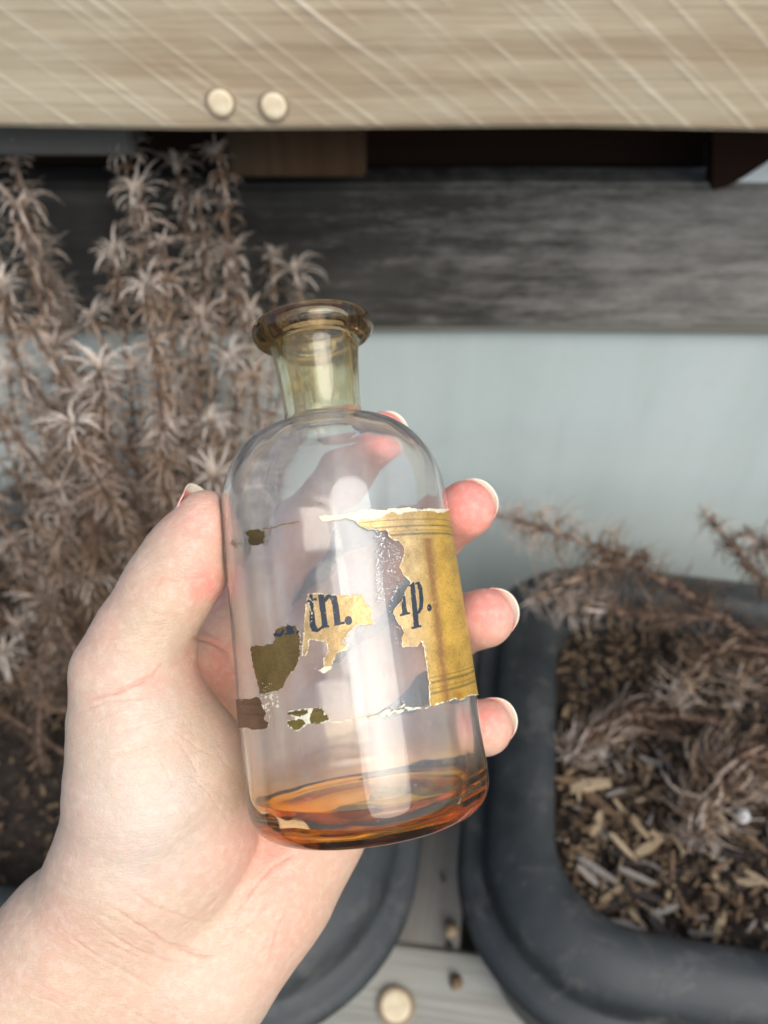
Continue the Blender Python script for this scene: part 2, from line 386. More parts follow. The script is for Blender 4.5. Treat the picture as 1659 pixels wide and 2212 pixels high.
    foil = np.where(whit | ink, 0.0, 1.0)
    o = fast_mesh('label_fragment', P, Q, MLAB, bottle)
    attr_col(o, 'print', colr); attr(o, 'foil', foil)
    mod = o.modifiers.new('thickness', 'SOLIDIFY'); mod.thickness = .00011; mod.offset = 1
    o['label'] = label
    return o
ml = NT('bronzed_label_paper'); MLAB = ml.m
pc = ml.at('print'); fo = ml.at('foil')
ml.l(pc.outputs['Color'], ml.b.inputs['Base Color'])
ml.l(ml.math('MULTIPLY', fo.outputs['Fac'], .45), ml.b.inputs['Metallic'])
fb = ml.noise(ml.coord('Object'), 2500, 3, .6)
ml.l(ml.ramp(fb, [(.3, .34), (.7, .6)]), ml.b.inputs['Roughness'])
ml.l(ml.bump(fb, .35, .00012), ml.b.inputs['Normal'])
PWT = cl([(600,190),(830,160),(1380,140),(1380,165),(1345,180),(1200,165),(1130,178),(1090,190),(1040,170),(985,205),(940,225),(860,215),(840,240),(850,262),(800,240),(690,240),(600,240)])
paper_piece([PA], 'large golden yellow label fragment at the right with the letters ip', base=(.64, .375, .070), white_poly=PWT, seed=1, rough_amp=2.0, torn=2.0)
paper_piece([PB], 'middle tan label fragment with the letters tn', base=(.50, .33, .14), seed=20, torn=1.5, rough_amp=1.6, white_poly=cl([(715,1085),(690,1075),(728,1012),(795,955),(810,985),(745,1045),(712,1115),(640,1150),(590,1130),(640,1095)]))
paper_piece([PD], 'olive brown label fragment left of the middle', base=(.17, .105, .030), seed=40, torn=.5, dark=1)  # left pieces: dim foil reflections put into the base colour, besides browner ageing
paper_piece([PE], 'striped brown label fragment at the lower left edge', base=(.17, .09, .045), seed=60, torn=.4, dark=1)
paper_piece([PG], 'small olive label scrap with white cracks at the bottom', base=(.17, .12, .025), seed=80, torn=2.2, dark=1, white_poly=cl([(556,1328),(580,1335),(556,1395),(566,1440),(536,1442),(520,1404),(430,1404),(420,1384),(500,1388),(545,1372)]))
paper_piece([PH], 'small square dark brown label scrap near the top left', base=(.11, .07, .020), seed=100, torn=0, dark=1)
paper_piece([PK], 'thin white torn strip along the bottom edge of the label', allwhite=True, seed=120, keep=.62)
paper_piece([PJ], 'thin brownish torn line along the top edge of the label', allwhite=False, base=(.34, .20, .09), torn=0, seed=140, keep=.72, grain=3.0)
paper_piece([PM], 'cracked white paper scrap between the lower left fragments', allwhite=True, seed=160, keep=.50)
paper_piece([PN], 'faint pale scrap beside the square brown one', base=(.25, .2, .13), torn=0, seed=180, keep=.5)
# dried glue left on the bare glass
gl = NT('dried_glue'); gl.b.inputs['Base Color'].default_value = (.62, .62, .56, 1); gl.b.inputs['Roughness'].default_value = .35
MSAVE = MLAB; MLAB = gl.m
for pol, kp, sd_ in (([(945,290),(1005,285),(1000,480),(985,700),(950,760),(945,600)], .58, 200), ([(1010,330),(1090,390),(1100,440),(1060,520),(1110,600),(1060,700),(1010,560)], .52, 210),
                     ([(940,640),(1050,620),(1060,760),(1000,790),(940,770)], .52, 220), ([(1050,840),(1095,850),(1100,975),(1060,960)], .5, 230), ([(500,840),(530,850),(520,1040),(495,1000)], .5, 240),
                     ([(540,1000),(600,1080),(690,1110),(640,1150),(560,1110)], .45, 250), ([(1250,1330),(1290,1335),(1290,1480),(1262,1470)], .42, 260), ([(270,1180),(340,1200),(340,1250),(280,1240)], .42, 270),
                     ([(130,400),(420,400),(440,1250),(150,1200)], .19, 280), ([(560,700),(1230,1000),(1230,1300),(560,1300)], .19, 290), ([(330,1500),(1500,1400),(1500,1700),(350,1800)], .20, 300)):
    o = paper_piece([cl(pol)], 'flecks of dried glue on the bare glass', allwhite=True, seed=sd_, keep=kp * .95 if kp > .3 else kp * .85, torn=0, grain=1.3); o.name = 'glue_residue'
MLAB = MSAVE

# ================================================================= HAND (one continuous surface)
def CM(px, py, d):                           # camera frame, centimetres
    return np.array([(px - CX) / FPX * d, -(py - CY) / FPX * d, d])
class Field:
    def __init__(s, lo, hi, h):
        s.lo = np.array(lo, float); s.h = h; s.n = np.ceil((np.array(hi) - lo) / h).astype(int) + 1
        s.ax = [s.lo[i] + h * np.arange(s.n[i]) for i in range(3)]
    def box(s, pts, m):
        a = np.floor((np.min(pts, 0) - m - s.lo) / s.h).astype(int); b = np.ceil((np.max(pts, 0) + m - s.lo) / s.h).astype(int) + 1
        a = np.clip(a, 0, s.n); b = np.clip(b, 0, s.n); return tuple(slice(a[i], b[i]) for i in range(3))
    def grid(s, sl):
        return (s.ax[0][sl[0]][:, None, None].astype(np.float32), s.ax[1][sl[1]][None, :, None].astype(np.float32), s.ax[2][sl[2]][None, None, :].astype(np.float32))
def smin(a, b, k):
    h = np.maximum(k - np.abs(a - b), 0) / k; return np.minimum(a, b) - h * h * k * .25
def cone_d(G, a, b, ra, rb, flat=None):
    X, Y, Z = G; v = b - a; L = float(v @ v)
    dx, dy, dz = X - a[0], Y - a[1], Z - a[2]
    t = np.clip((dx * v[0] + dy * v[1] + dz * v[2]) / (L + 1e-9), 0, 1)
    ex, ey, ez = dx - t * v[0], dy - t * v[1], dz - t * v[2]
    return np.sqrt(ex * ex + ey * ey + ez * ez) - (ra + (rb - ra) * t)
def add(A, fld, chain, k):
    for (p, q) in zip(chain[:-1], chain[1:]):
        a = CM(*p[:3]); b = CM(*q[:3]); m = max(p[3], q[3]) + k + .3
        sl = fld.box([a, b], m); A[sl] = smin(A[sl], cone_d(fld.grid(sl), a, b, p[3], q[3]).astype(np.float32), k)
fld = Field((-12.5, -16.5, 18.2), (4.6, 3.6, 28.2), .075)
PALM = np.full(tuple(fld.n), 5.0, np.float32)
K = 1.1
for ch in [
    [(-330, 2640, 23.6, 2.35), (-60, 2290, 23.1, 2.2), (150, 2030, 22.7, 2.0)],
    [(-120, 2650, 24.2, 2.4), (90, 2330, 23.7, 2.3), (310, 2040, 23.2, 2.15)],
    [(90, 2650, 24.3, 2.35), (290, 2340, 24.0, 2.25), (440, 2060, 23.7, 2.10), (560, 1900, 24.4, 2.05), (665, 1760, 25.2, 1.70), (745, 1650, 25.9, 1.10)],
    [(400, 1980, 24.8, 1.8), (455, 1700, 25.8, 1.6), (470, 1400, 26.0, 1.2)],
    [(430, 1980, 24.9, 1.8), (520, 1700, 26.0, 1.6), (560, 1460, 26.4, 1.15)],
    [(460, 1980, 24.9, 1.9), (590, 1740, 26.0, 1.6), (655, 1560, 26.3, 1.1)],
    [(330, 1960, 23.9, 1.9), (370, 1700, 24.6, 1.6), (400, 1480, 25.0, 1.3)]]:
    add(PALM, fld, ch, K)
def finger(chain, k=.45):
    A = np.full(tuple(fld.n), 5.0, np.float32); add(A, fld, chain, k); return A
TH = finger([(-330, 2640, 23.4, 2.1), (-40, 2290, 22.9, 2.0), (165, 2030, 22.5, 1.75), (280, 1850, 22.0, 1.85), (318, 1690, 21.6, 1.98), (296, 1560, 21.3, 1.62), (268, 1452, 21.2, 1.22), (310, 1365, 21.1, 1.10), (362, 1275, 20.9, 1.06), (410, 1200, 20.9, 1.02), (446, 1128, 20.9, .80)], .5)
add(TH, fld, [(330, 1950, 22.9, 2.0), (405, 1800, 22.5, 1.65), (415, 1650, 22.3, 1.30), (345, 1500, 22.1, 1.0)], .9)
add(TH, fld, [(296, 1470, 21.6, 1.05), (350, 1390, 21.9, .85)], .6)
TWEB = finger([(300, 1500, 22.9, .9), (400, 1440, 24.6, .9), (470, 1400, 26.0, 1.0)], .5)
FINGERS = {
 'index': [(470, 1400, 26.0, 1.15), (640, 1150, 25.9, .96), (755, 1000, 25.3, .84), (826, 940, 24.4, .70)],
 'middle': [(560, 1460, 26.4, 1.1), (790, 1260, 26.4, .98), (935, 1150, 25.1, .86), (1006, 1101, 23.4, .82)],
 'ring': [(655, 1560, 26.3, 1.1), (850, 1430, 26.3, .96), (975, 1355, 24.9, .88), (1046, 1336, 23.2, .82)],
 'little': [(745, 1650, 25.9, 1.05), (880, 1615, 25.7, .88), (975, 1585, 24.6, .82), (1046, 1572, 23.1, .78)]}
D = PALM.copy()
for nm, ch in FINGERS.items():
    A = smin(PALM, finger(ch), .9); D = np.minimum(D, A)
D = np.minimum(D, smin(smin(PALM, TWEB, .6), TH, .35))
# flesh gives way where it touches the glass
sl = tuple(slice(0, n) for n in fld.n); X, Y, Z = fld.grid(sl)
Fo = (np.array(BASE) - np.array(CAMLOC)) @ MC.T * 100; ax_c = np.array(AX) @ MC.T
dx, dy, dz = X - Fo[0], Y - Fo[1], Z - Fo[2]
tt = dx * ax_c[0] + dy * ax_c[1] + dz * ax_c[2]
rho = np.sqrt(np.maximum(dx * dx + dy * dy + dz * dz - tt * tt, 0))
zs = np.array([p[1] for p in PO[3:-9]]) * 100; rs = np.array([p[0] for p in PO[3:-9]]) * 100
Rr = np.interp(tt, zs, rs).astype(np.float32)
db = np.maximum(rho - Rr, -tt).astype(np.float32) - .02
D = -smin(-D, db, .12)
del X, Y, Z, dx, dy, dz, tt, rho, Rr, db, PALM
def surface_nets(D, lo, h):
    ins = D < 0; n = D.shape
    cnt = np.zeros(tuple(q - 1 for q in n), np.int8)
    for i in (0, 1):
        for j in (0, 1):
            for k in (0, 1): cnt += ins[i:n[0] - 1 + i, j:n[1] - 1 + j, k:n[2] - 1 + k]
    act = (cnt > 0) & (cnt < 8); I = np.argwhere(act); idx = -np.ones(cnt.shape, np.int64); idx[act] = np.arange(len(I))
    P = np.zeros((len(I), 3)); C = np.zeros(len(I))
    corners = [(i, j, k) for i in (0, 1) for j in (0, 1) for k in (0, 1)]
    vals = {c: D[I[:, 0] + c[0], I[:, 1] + c[1], I[:, 2] + c[2]].astype(float) for c in corners}
    for c in corners:
        for a in range(3):
            if c[a]: continue
            d = list(c); d[a] = 1; d = tuple(d); v0_, v1_ = vals[c], vals[d]; cr = (v0_ < 0) != (v1_ < 0)
            t = np.where(cr, v0_ / np.where(cr, v0_ - v1_, 1), 0)
            for b in range(3): P[:, b] += np.where(cr, c[b] + (t if b == a else 0), 0)
            C += cr
    P = (P / C[:, None] + I) * h + lo
    Q = []
    for a in range(3):
        b, c = [(1, 2), (2, 0), (0, 1)][a]
        s0 = [slice(1, n[q] - 1) for q in range(3)]; s1 = list(s0); s0[a] = slice(0, n[a] - 1); s1[a] = slice(1, n[a])
        A0 = ins[tuple(s0)]; A1 = ins[tuple(s1)]
        for val in (True, False):
            E = np.argwhere((A0 == val) & (A1 == (not val)))
            o = np.ones(3, int); o[a] = 0; E = E + o
            def cell(db_, dc_):
                e = E.copy(); e[:, b] += db_; e[:, c] += dc_; return idx[e[:, 0], e[:, 1], e[:, 2]]
            q = np.stack([cell(-1, -1), cell(0, -1), cell(0, 0), cell(-1, 0)], -1)
            Q.append(q[:, ::-1] if val else q)
    Q = np.concatenate(Q); return P, Q[(Q >= 0).all(1)]
HP, HQ = surface_nets(D, fld.lo, fld.h); del D
HPw = (HP / 100) @ MC + np.array(CAMLOC)
tmp = fast_mesh('tmp', HPw, HQ); md = tmp.modifiers.new('s', 'SUBSURF'); md.levels = 1; md.render_levels = 1
dg = bpy.context.evaluated_depsgraph_get(); ev = tmp.evaluated_get(dg); me = bpy.data.meshes.new_from_object(ev)
bpy.data.objects.remove(tmp)
nv = len(me.vertices); co_ = np.empty(nv * 3, np.float32); me.vertices.foreach_get('co', co_); co_ = co_.reshape(-1, 3).astype(float)
nr = np.empty(nv * 3, np.float32); me.vertex_normals.foreach_get('vector', nr); nr = nr.reshape(-1, 3).astype(float)
px, py = project(co_); front = np.einsum('ij,ij->i', nr, co_ - np.array(CAMLOC)) < 0
cz = cam_xyz(co_)[:, 2]
CREASES = [  # picture outline, depth (mm), half width (px), reddening
 ([(185,1512),(255,1492),(290,1478),(330,1462),(355,1430)], .28, 5, .45), ([(165,1540),(230,1515),(330,1505)], .12, 4, .12),
 ([(230,1590),(330,1560),(430,1530)], .10, 4, .08), ([(250,1640),(340,1610),(420,1590)], .08, 4, .06),
 ([(300,1590),(345,1640),(380,1700)], .10, 3.5, .05), ([(345,1560),(400,1620),(440,1690)], .08, 3.5, .05),
 ([(250,1700),(330,1690),(420,1700)], .06, 4, .04), ([(270,1760),(350,1720),(430,1650)], .08, 3.5, .05),
 ([(235,1960),(300,2000),(360,2040),(430,2060),(480,2062)], .40, 6, .16), ([(200,1985),(270,2040),(350,2075),(440,2090)], .22, 5, .10),
 ([(250,1900),(330,1960),(420,1990),(500,1990)], .18, 5, .08), ([(120,2000),(200,2060),(290,2110),(360,2150)], .16, 5, .06),
 ([(500,1980),(545,1920),(590,1870),(640,1840)], .22, 6, .08), ([(470,2060),(520,2010),(600,1930)], .15, 5, .08),
 ([(640,1950),(600,2000),(585,2080)], .15, 5, .12), ([(330,1275),(350,1250),(395,1262)], .12, 4, .25), ([(300,1300),(340,1330),(385,1330)], .06, 4, .06),
 ([(418,1262),(428,1300),(405,1350)], .06, 6, .2), ([(395,1388),(420,1430),(470,1472),(505,1550)], .05, 5, .25), ([(415,1376),(455,1385),(498,1408)], .45, 5, .45)]
disp = np.zeros(nv); red = np.zeros(nv)
pxj = px + 5 * (fbm(px / 25, py / 25, 5) - .5); pyj = py + 5 * (fbm(px / 25, py / 25, 6) - .5)
def polyparam(px, py, pl):
    L = [math.hypot(q[0] - p[0], q[1] - p[1]) for p, q in zip(pl[:-1], pl[1:])]; T = sum(L); d = np.full(px.shape, 1e9); u = np.zeros(px.shape); acc = 0
    for (p, q), l in zip(zip(pl[:-1], pl[1:]), L):
        vx, vy = q[0] - p[0], q[1] - p[1]; t = np.clip(((px - p[0]) * vx + (py - p[1]) * vy) / (l * l), 0, 1)
        dd = np.hypot(px - p[0] - t * vx, py - p[1] - t * vy); w_ = dd < d; d[w_] = dd[w_]; u[w_] = ((acc + t * l) / T)[w_]; acc += l
    return d, u
rc = random.Random(3)
def family(n, x0, x1, y0, y1, ang, spread, lmin, lmax, dp, wd, rd):
    for _ in range(n):
        x, y = rc.uniform(x0, x1), rc.uniform(y0, y1); a = R(ang + rc.uniform(-spread, spread)); l = rc.uniform(lmin, lmax); k = rc.uniform(-.25, .25); pl = []
        for i in range(5): pl.append((x, y)); x += l / 4 * math.cos(a); y += l / 4 * math.sin(a); a += k * .35
        CREASES.append((pl, dp * rc.uniform(.4, 1.2), wd * rc.uniform(.8, 1.3), rd))
family(22, 20, 330, 1960, 2190, 27, 9, 60, 190, .09, 3.2, .03)
family(16, 330, 520, 1960, 2150, -35, 14, 50, 130, .07, 3.2, .03)
family(26, 170, 450, 1460, 1720, -22, 10, 60, 150, .06, 3.0, .025)
family(22, 220, 470, 1500, 1800, 48, 10, 60, 150, .06, 3.0, .02)
family(14, 180, 400, 1200, 1450, 5, 18, 30, 80, .05, 3.0, .03)
family(12, 560, 740, 1860, 2080, -62, 10, 60, 150, .07, 3.6, .04)
for pl, dp, wd, rd in CREASES:
    lx0, lx1 = min(p[0] for p in pl) - 40, max(p[0] for p in pl) + 40; ly0, ly1 = min(p[1] for p in pl) - 40, max(p[1] for p in pl) + 40
    s = np.where(front & (px > lx0) & (px < lx1) & (py > ly0) & (py < ly1))[0]
    d, u = polyparam(pxj[s], pyj[s], pl); fd = np.clip(u * (1 - u) * 5, 0, 1) ** .8 * (.55 + .7 * fbm(px[s] / 18, py[s] / 18, 12, 2)); wd = wd * .75
    disp[s] -= dp * .0012 * fd * (np.exp(-(d / wd) ** 2) - .30 * np.exp(-((d - 2.6 * wd) / (1.6 * wd)) ** 2)); red[s] += rd * fd * np.exp(-(d / (wd * 1.8)) ** 2)
# tendon / vein relief on the wrist and gentle unevenness
disp += .0005 * (fbm(px / 60, py / 60, 8, 3) - .5)
# flushed finger ends
def blob(x, y, r, zmin=0): return np.exp(-(((px - x) ** 2 + (py - y) ** 2) / r ** 2))
flush = np.zeros(nv)
for (x, y, r, a) in ((840, 915, 75, .9), (1015, 1090, 95, 1.0), (1052, 1322, 70, .85), (1052, 1555, 55, .75), (440, 1130, 70, .30), (425, 1250, 45, .4), (462, 1270, 40, .5), (600, 1900, 120, .12), (545, 1830, 80, .28), (640, 2040, 110, .12), (470, 1440, 60, .45), (330, 1475, 30, .3)):
    flush += a * blob(x, y, r) * ((cz > .222) | (a < .7))
flush += .12 * ((cz > .2405) & (px > 440))
pale = .9 * blob(310, 1750, 190) + .5 * blob(330, 1500, 90) + .4 * blob(470, 2150, 120)
bluish = .6 * blob(330, 1820, 90) + .5 * blob(390, 1700, 60) + .6 * np.exp(-(polydist(px, py, [(250, 1920), (330, 1810), (400, 1690)], False) / 30) ** 2)
co_ += nr * disp[:, None]
me.vertices.foreach_set('co', co_.astype(np.float32).ravel()); me.update()
sk = NT('skin')
a_r = sk.at('redness').outputs['Fac']; a_f = sk.at('flush').outputs['Fac']; a_p = sk.at('pale').outputs['Fac']; a_b = sk.at('bluish').outputs['Fac']
vo = sk.coord('Object')
n1 = sk.noise(vo, 45, 4, .6); n2 = sk.noise(vo, 160, 3, .6)
c = sk.mix(sk.ramp(n1, [(.35, 0.0), (.65, 1.0)]), (.54, .39, .265), (.58, .365, .26))
c = sk.mix(sk.math('MULTIPLY', a_p, .75, clamp=True), c, (.57, .485, .39))
c = sk.mix(sk.math('MULTIPLY', a_b, sk.ramp(n1, [(.3, .2), (.7, .55)]), clamp=True), c, (.56, .50, .43))
c = sk.mix(sk.math('MULTIPLY', a_f, 1.0, clamp=True), c, (.78, .24, .19))
c = sk.mix(sk.ramp(n2, [(.42, 0.0), (.72, .14)]), c, (.72, .33, .26))
n3 = sk.noise(vo, 420, 3, .6); c = sk.mix(sk.ramp(n3, [(.45, 0.0), (.7, .22)]), c, (.80, .66, .54))
c = sk.mix(sk.math('MULTIPLY', a_r, .9, clamp=True), c, (.62, .20, .14))
sk.l(c, sk.b.inputs['Base Color'])
sk.b.inputs['Roughness'].default_value = .48; sk.b.inputs['Specular IOR Level'].default_value = .4
sk.b.subsurface_method = 'RANDOM_WALK'
sk.b.inputs['Subsurface Weight'].default_value = .22; sk.b.inputs['Subsurface Radius'].default_value = (1.0, .38, .22); sk.b.inputs['Subsurface Scale'].default_value = .0025
vr = sk.n('TexVoronoi', feature='DISTANCE_TO_EDGE'); vr.inputs['Scale'].default_value = 1050
dn = sk.n('TexNoise'); dn.inputs['Scale'].default_value = 300; sk.l(vo, dn.inputs['Vector'])
vm = sk.n('VectorMath', operation='MULTIPLY_ADD'); sk.l(dn.outputs['Color'], vm.inputs[0]); vm.inputs[1].default_value = (.002, .002, .002)
rot = sk.coord('Object', (.45, 1.0, 1.0), (0, 0, R(35))); sk.l(rot, vm.inputs[2]); sk.l(vm.outputs[0], vr.inputs['Vector'])
cr1 = sk.ramp(vr.outputs['Distance'], [(0, 0.0), (.12, 1.0)])
fine = sk.noise(sk.coord('Object', (.35, 1, 1), (R(20), 0, R(40))), 420, 4, .7)
hb = sk.bump(cr1, .30, .0002); hb = sk.bump(fine, .42, .0006, hb)
sk.l(hb, sk.b.inputs['Normal'])
person = empty('person', W(300, 2400, .24), 'pale left hand and wrist reaching in from the lower left, fingers curled round the bottle', 'person')
PL = np.array(person.location)
me.vertices.foreach_set('co', (co_ - PL).astype(np.float32).ravel()); me.update()
hand = link('hand', me, sk.m, person)
attr(hand, 'redness', red); attr(hand, 'flush', flush); attr(hand, 'pale', np.clip(pale, 0, 1)); attr(hand, 'bluish', np.clip(bluish, 0, 1))

# nails
nm_ = NT('fingernail'); nm_.b.inputs['Roughness'].default_value = .22
nm_.b.inputs['Subsurface Weight'].default_value = .3; nm_.b.inputs['Subsurface Scale'].default_value = .001
nu = nm_.at('along').outputs['Fac']
nm_.l(nm_.ramp(nu, [(.80, (.78, .40, .32)), (.86, (.80, .70, .56))]), nm_.b.inputs['Base Color'])
def nail(tip, axis_px, dorsal, rad, length, width, over):
    c0 = CM(*tip); ax_ = CM(*axis_px) - c0; ax_ /= np.linalg.norm(ax_)
    dd = np.array(dorsal, float); dd -= ax_ * (dd @ ax_); dd /= np.linalg.norm(dd); sd_ = np.cross(ax_, dd)
    Vn = []; al = []; nu_, nv_ = 22, 20
    for layer in (0, 1):
        for i in range(nu_ + 1):
            for j in range(nv_ + 1):
                v = -1 + 2 * j / nv_; u = i / nu_; tip_u = math.sqrt(max(0, 1 - (.74 * abs(v)) ** 2.4)); base_u = .16 * v * v
                a = u * (tip_u - base_u) + base_u; s = -length + a * (length + rad + over)
                rr = rad * (1.03 - .10 * a) + (0 if layer else .022); an = v * width
                drop = .16 * max(0, a - .5) ** 2
                q = c0 + ax_ * s + dd * ((rr - drop) * math.cos(an)) + sd_ * (rr * math.sin(an) * (1 - .18 * max(0, a - .6)))
                Vn.append(q / 100 @ MC + np.array(CAMLOC) - PL); al.append(a)
    Fn = []; n1_ = nv_ + 1; off = (nu_ + 1) * n1_
    for i in range(nu_):
        for j in range(nv_):
            a = i * n1_ + j; Fn.append((a, a + 1, a + n1_ + 1, a + n1_)); Fn.append((off + a, off + a + n1_, off + a + n1_ + 1, off + a + 1))
    ring = [(0, j) for j in range(nv_)] + [(i, nv_) for i in range(nu_)] + [(nu_, j) for j in range(nv_, 0, -1)] + [(i, 0) for i in range(nu_, 0, -1)]
    ids = [i * n1_ + j for i, j in ring]
    for k_ in range(len(ids)):
        a, b = ids[k_], ids[(k_ + 1) % len(ids)]; Fn.append((a, off + a, off + b, b))
    o = mesh('fingernail', Vn, Fn, nm_.m, person); attr(o, 'along', al)
nail((1006, 1101, 23.4), (1075, 1050, 22.9), (.5, .35, .9), .79, .55, 1.1, -.015)
nail((1046, 1336, 23.2), (1120, 1308, 22.6), (.45, .2, .9), .79, .55, 1.1, -.015)
nail((1046, 1572, 23.1), (1120, 1545, 22.5), (.45, .2, .9), .75, .5, 1.1, -.015)
nail((826, 940, 24.4), (895, 880, 24.0), (.4, .3, .9), .67, .5, 1.1, -.015)
nail((445, 1135, 20.9), (470, 1065, 21.0), (-.75, .25, .42), .84, .45, 1.0, .08)

# ================================================================= SETTING
ZRIM = .20
deck_m1 = wood('grey_deck_wood', [(.11, .10, .085), (.25, .23, .195), (.38, .36, .32), (.20, .20, .19)], 'Y', bump=1.0)
deck_m2 = wood('pale_deck_wood', [(.16, .155, .13), (.34, .335, .29), (.46, .45, .41), (.33, .36, .33)], 'X', bump=1.0)
def board(name, c, size, mat, parent=None, rotz=0, label=None, bev=.003, rot=None):
    bm = bmesh.new(); bmesh.ops.create_cube(bm, size=1); bmesh.ops.scale(bm, vec=size, verts=bm.verts)
    bmesh.ops.subdivide_edges(bm, edges=[e for e in bm.edges if e.calc_length() > .3 * max(size)], cuts=12, use_grid_fill=True)
    for v in bm.verts:
        x, y, z = v.co; v.co.y += .0012 * math.sin(11 * x + 3 * c[2] * 50) + .0008 * math.sin(31 * x); v.co.z += .0010 * math.sin(17 * x + c[0] * 30)
    bmesh.ops.bevel(bm, geom=[e for e in bm.edges if len(e.link_faces) == 2 and e.calc_face_angle(0) > .7], offset=bev, segments=2, affect='EDGES')
    me_ = bpy.data.meshes.new(name); bm.to_mesh(me_); bm.free()
    o = link(name, me_, mat, parent, False); o.location = c; o.rotation_euler = rot or (0, 0, rotz)
    if label: o['label'] = label
    return o
ground_m = NT('dark_soil_ground'); gn = ground_m.noise(ground_m.coord('Object'), 60, 6, .7)
ground_m.l(ground_m.ramp(gn, [(.3, (.012, .010, .008)), (.7, (.05, .038, .028))]), ground_m.b.inputs['Base Color']); ground_m.b.inputs['Roughness'].default_value = .95
ground_m.l(ground_m.bump(gn, .8, .01), ground_m.b.inputs['Normal'])
gnd = mesh('ground', [(-30, -30, -.08), (30, -30, -.08), (30, 30, -.08), (-30, 30, -.08)], [(0, 1, 2, 3)], ground_m.m, None, False); tag(gnd, kind='structure')
deck = bpy.data.objects.new('deck', None); COL.objects.link(deck); deck['kind'] = 'structure'; deck.rotation_euler = (0, 0, R(-8))
seam = onZ(930, 2120, 0)
board('plank', (.084, seam.y + .265 + .022, -.012), (.084, .52, .022), deck_m1, deck)
board('plank', (.084 - .112, seam.y + .265 + .022, -.012), (.112, .52, .022), deck_m1, deck)
board('plank', (.084 + .108, seam.y + .265 + .022, -.012), (.112, .52, .022), deck_m1, deck)
board('plank', (.084 - .24, seam.y + .265 + .022, -.012), (.14, .52, .022), deck_m1, deck)
board('plank', (.084 + .235, seam.y + .265 + .022, -.012), (.13, .52, .022), deck_m1, deck)
board('plank', (.0, seam.y - .055 + .018, -.009), (.9, .13, .022), deck_m2, deck)
dow = NT('pale_dowel'); dn_ = dow.noise(dow.coord('Object'), 120, 3)
dow.l(dow.ramp(dn_, [(.3, (.62, .50, .32)), (.7, (.78, .68, .48))]), dow.b.inputs['Base Color']); dow.b.inputs['Roughness'].default_value = .7
ring_m = NT('peg_shade_wood'); ring_m.b.inputs['Base Color'].default_value = (.27, .20, .13, 1); ring_m.b.inputs['Roughness'].default_value = .8  # contact shade round the pegs, painted as a darker brown ring
def peg(loc, nrm, r, h, parent, name='wooden_peg'):
    Vr, Fr = lathe([(r * .9, .0002), (r * 1.12, .0007), (r * 1.2, -.0004)], 28, lambda th, z, j: r * .04 * math.sin(3 * th + r * 900) if j else 0)
    q = mesh('peg_shade_ring', Vr, Fr, ring_m.m, parent); q.location = Vector(loc) + Vector(nrm) * .0008; q.rotation_euler = Vector(nrm).to_track_quat('Z', 'Y').to_euler()
    V = []; n = 28; prof = [(0.0001, h * .6), (r * .6, h * .6), (r * .93, h * .58), (r, h * .35), (r * 1.0, -h)]
    Vv, Ff = lathe(prof, n); o = mesh(name, Vv, Ff, dow.m, parent); o.location = loc; o.rotation_euler = Vector(nrm).to_track_quat('Z', 'Y').to_euler(); return o
pg = onZ(856, 2175, .005); Mi = Matrix.Rotation(R(8), 4, 'Z'); peg(Mi @ pg, (0, 0, 1), .0118, .0016, deck)

# wall panel, dark board, bench
wl = NT('painted_metal_wall'); wn = wl.noise(wl.coord('Object', (1, 1, .3)), 6, 5, .6); wn2 = wl.noise(wl.coord('Object'), 150, 3, .6)
wl.l(wl.mix(wl.ramp(wn2, [(.55, 0.0), (.75, .12)]), wl.ramp(wn, [(.3, (.39, .45, .425)), (.7, (.46, .515, .488))]), (.3, .3, .28)), wl.b.inputs['Base Color'])
wl.b.inputs['Roughness'].default_value = .5
wb_ = wl.b.inputs['Base Color'].links[0].from_socket; ws_ = wl.noise(wl.coord('Object', (14, 14, 1.2)), 2.0, 5, .7, .2); wd_ = wl.noise(wl.coord('Object'), 26, 5, .75)
wl.l(wl.mix(wl.math('MULTIPLY', wl.ramp(ws_, [(.45, 0.0), (.75, .5)]), wl.ramp(wd_, [(.4, .2), (.7, .8)])), wb_, (.27, .29, .26)), wl.b.inputs['Base Color'])
YW = .56
def box(name, lo, hi, mat, parent=None, bev=.002):
    c = [(a + b) / 2 for a, b in zip(lo, hi)]; s = [b - a for a, b in zip(lo, hi)]
    bm = bmesh.new(); bmesh.ops.create_cube(bm, size=1); bmesh.ops.scale(bm, vec=s, verts=bm.verts)
    bmesh.ops.bevel(bm, geom=bm.edges[:], offset=bev, segments=2, affect='EDGES')
    me_ = bpy.data.meshes.new(name); bm.to_mesh(me_); bm.free(); o = link(name, me_, mat, parent, False); o.location = c; return o
zt = onY(829, 705, YW).z
wall = box('wall', (-1.6, YW, -.08), (1.6, YW + .02, zt + .004), wl.m); tag(wall, 'pale grey green painted wall panel behind the black planters', 'wall')
bench = empty('wooden_bench', (0, YW, 0), 'weathered timber bench with a light saw-marked apron board above a dark beam', 'bench')
def rel(p): return (p[0], p[1] - YW, p[2])
darkw = wood('shade_weathered_board', [(.010, .010, .009), (.028, .027, .024), (.07, .067, .06), (.09, .086, .076)], 'X', fine=1.3, rough=.92, bump=1.0)
lightw = wood('light_sawn_board', [(.27, .19, .11), (.43, .37, .255), (.53, .48, .345), (.35, .25, .15)], 'X', fine=1.2, saw=True, bump=.6)
redw = wood('dark_red_timber', [(.010, .004, .002), (.018, .007, .004), (.028, .012, .006), (.015, .008, .005)], 'X')
brownw = wood('brown_post_timber', [(.03, .016, .008), (.05, .027, .013), (.07, .042, .023), (.04, .033, .022)], 'Z')
z1 = onY(829, 410, YW - .01).z
tdk = darkw.node_tree; bs = tdk.nodes['Principled BSDF']; src = bs.inputs['Base Color'].links[0].from_socket
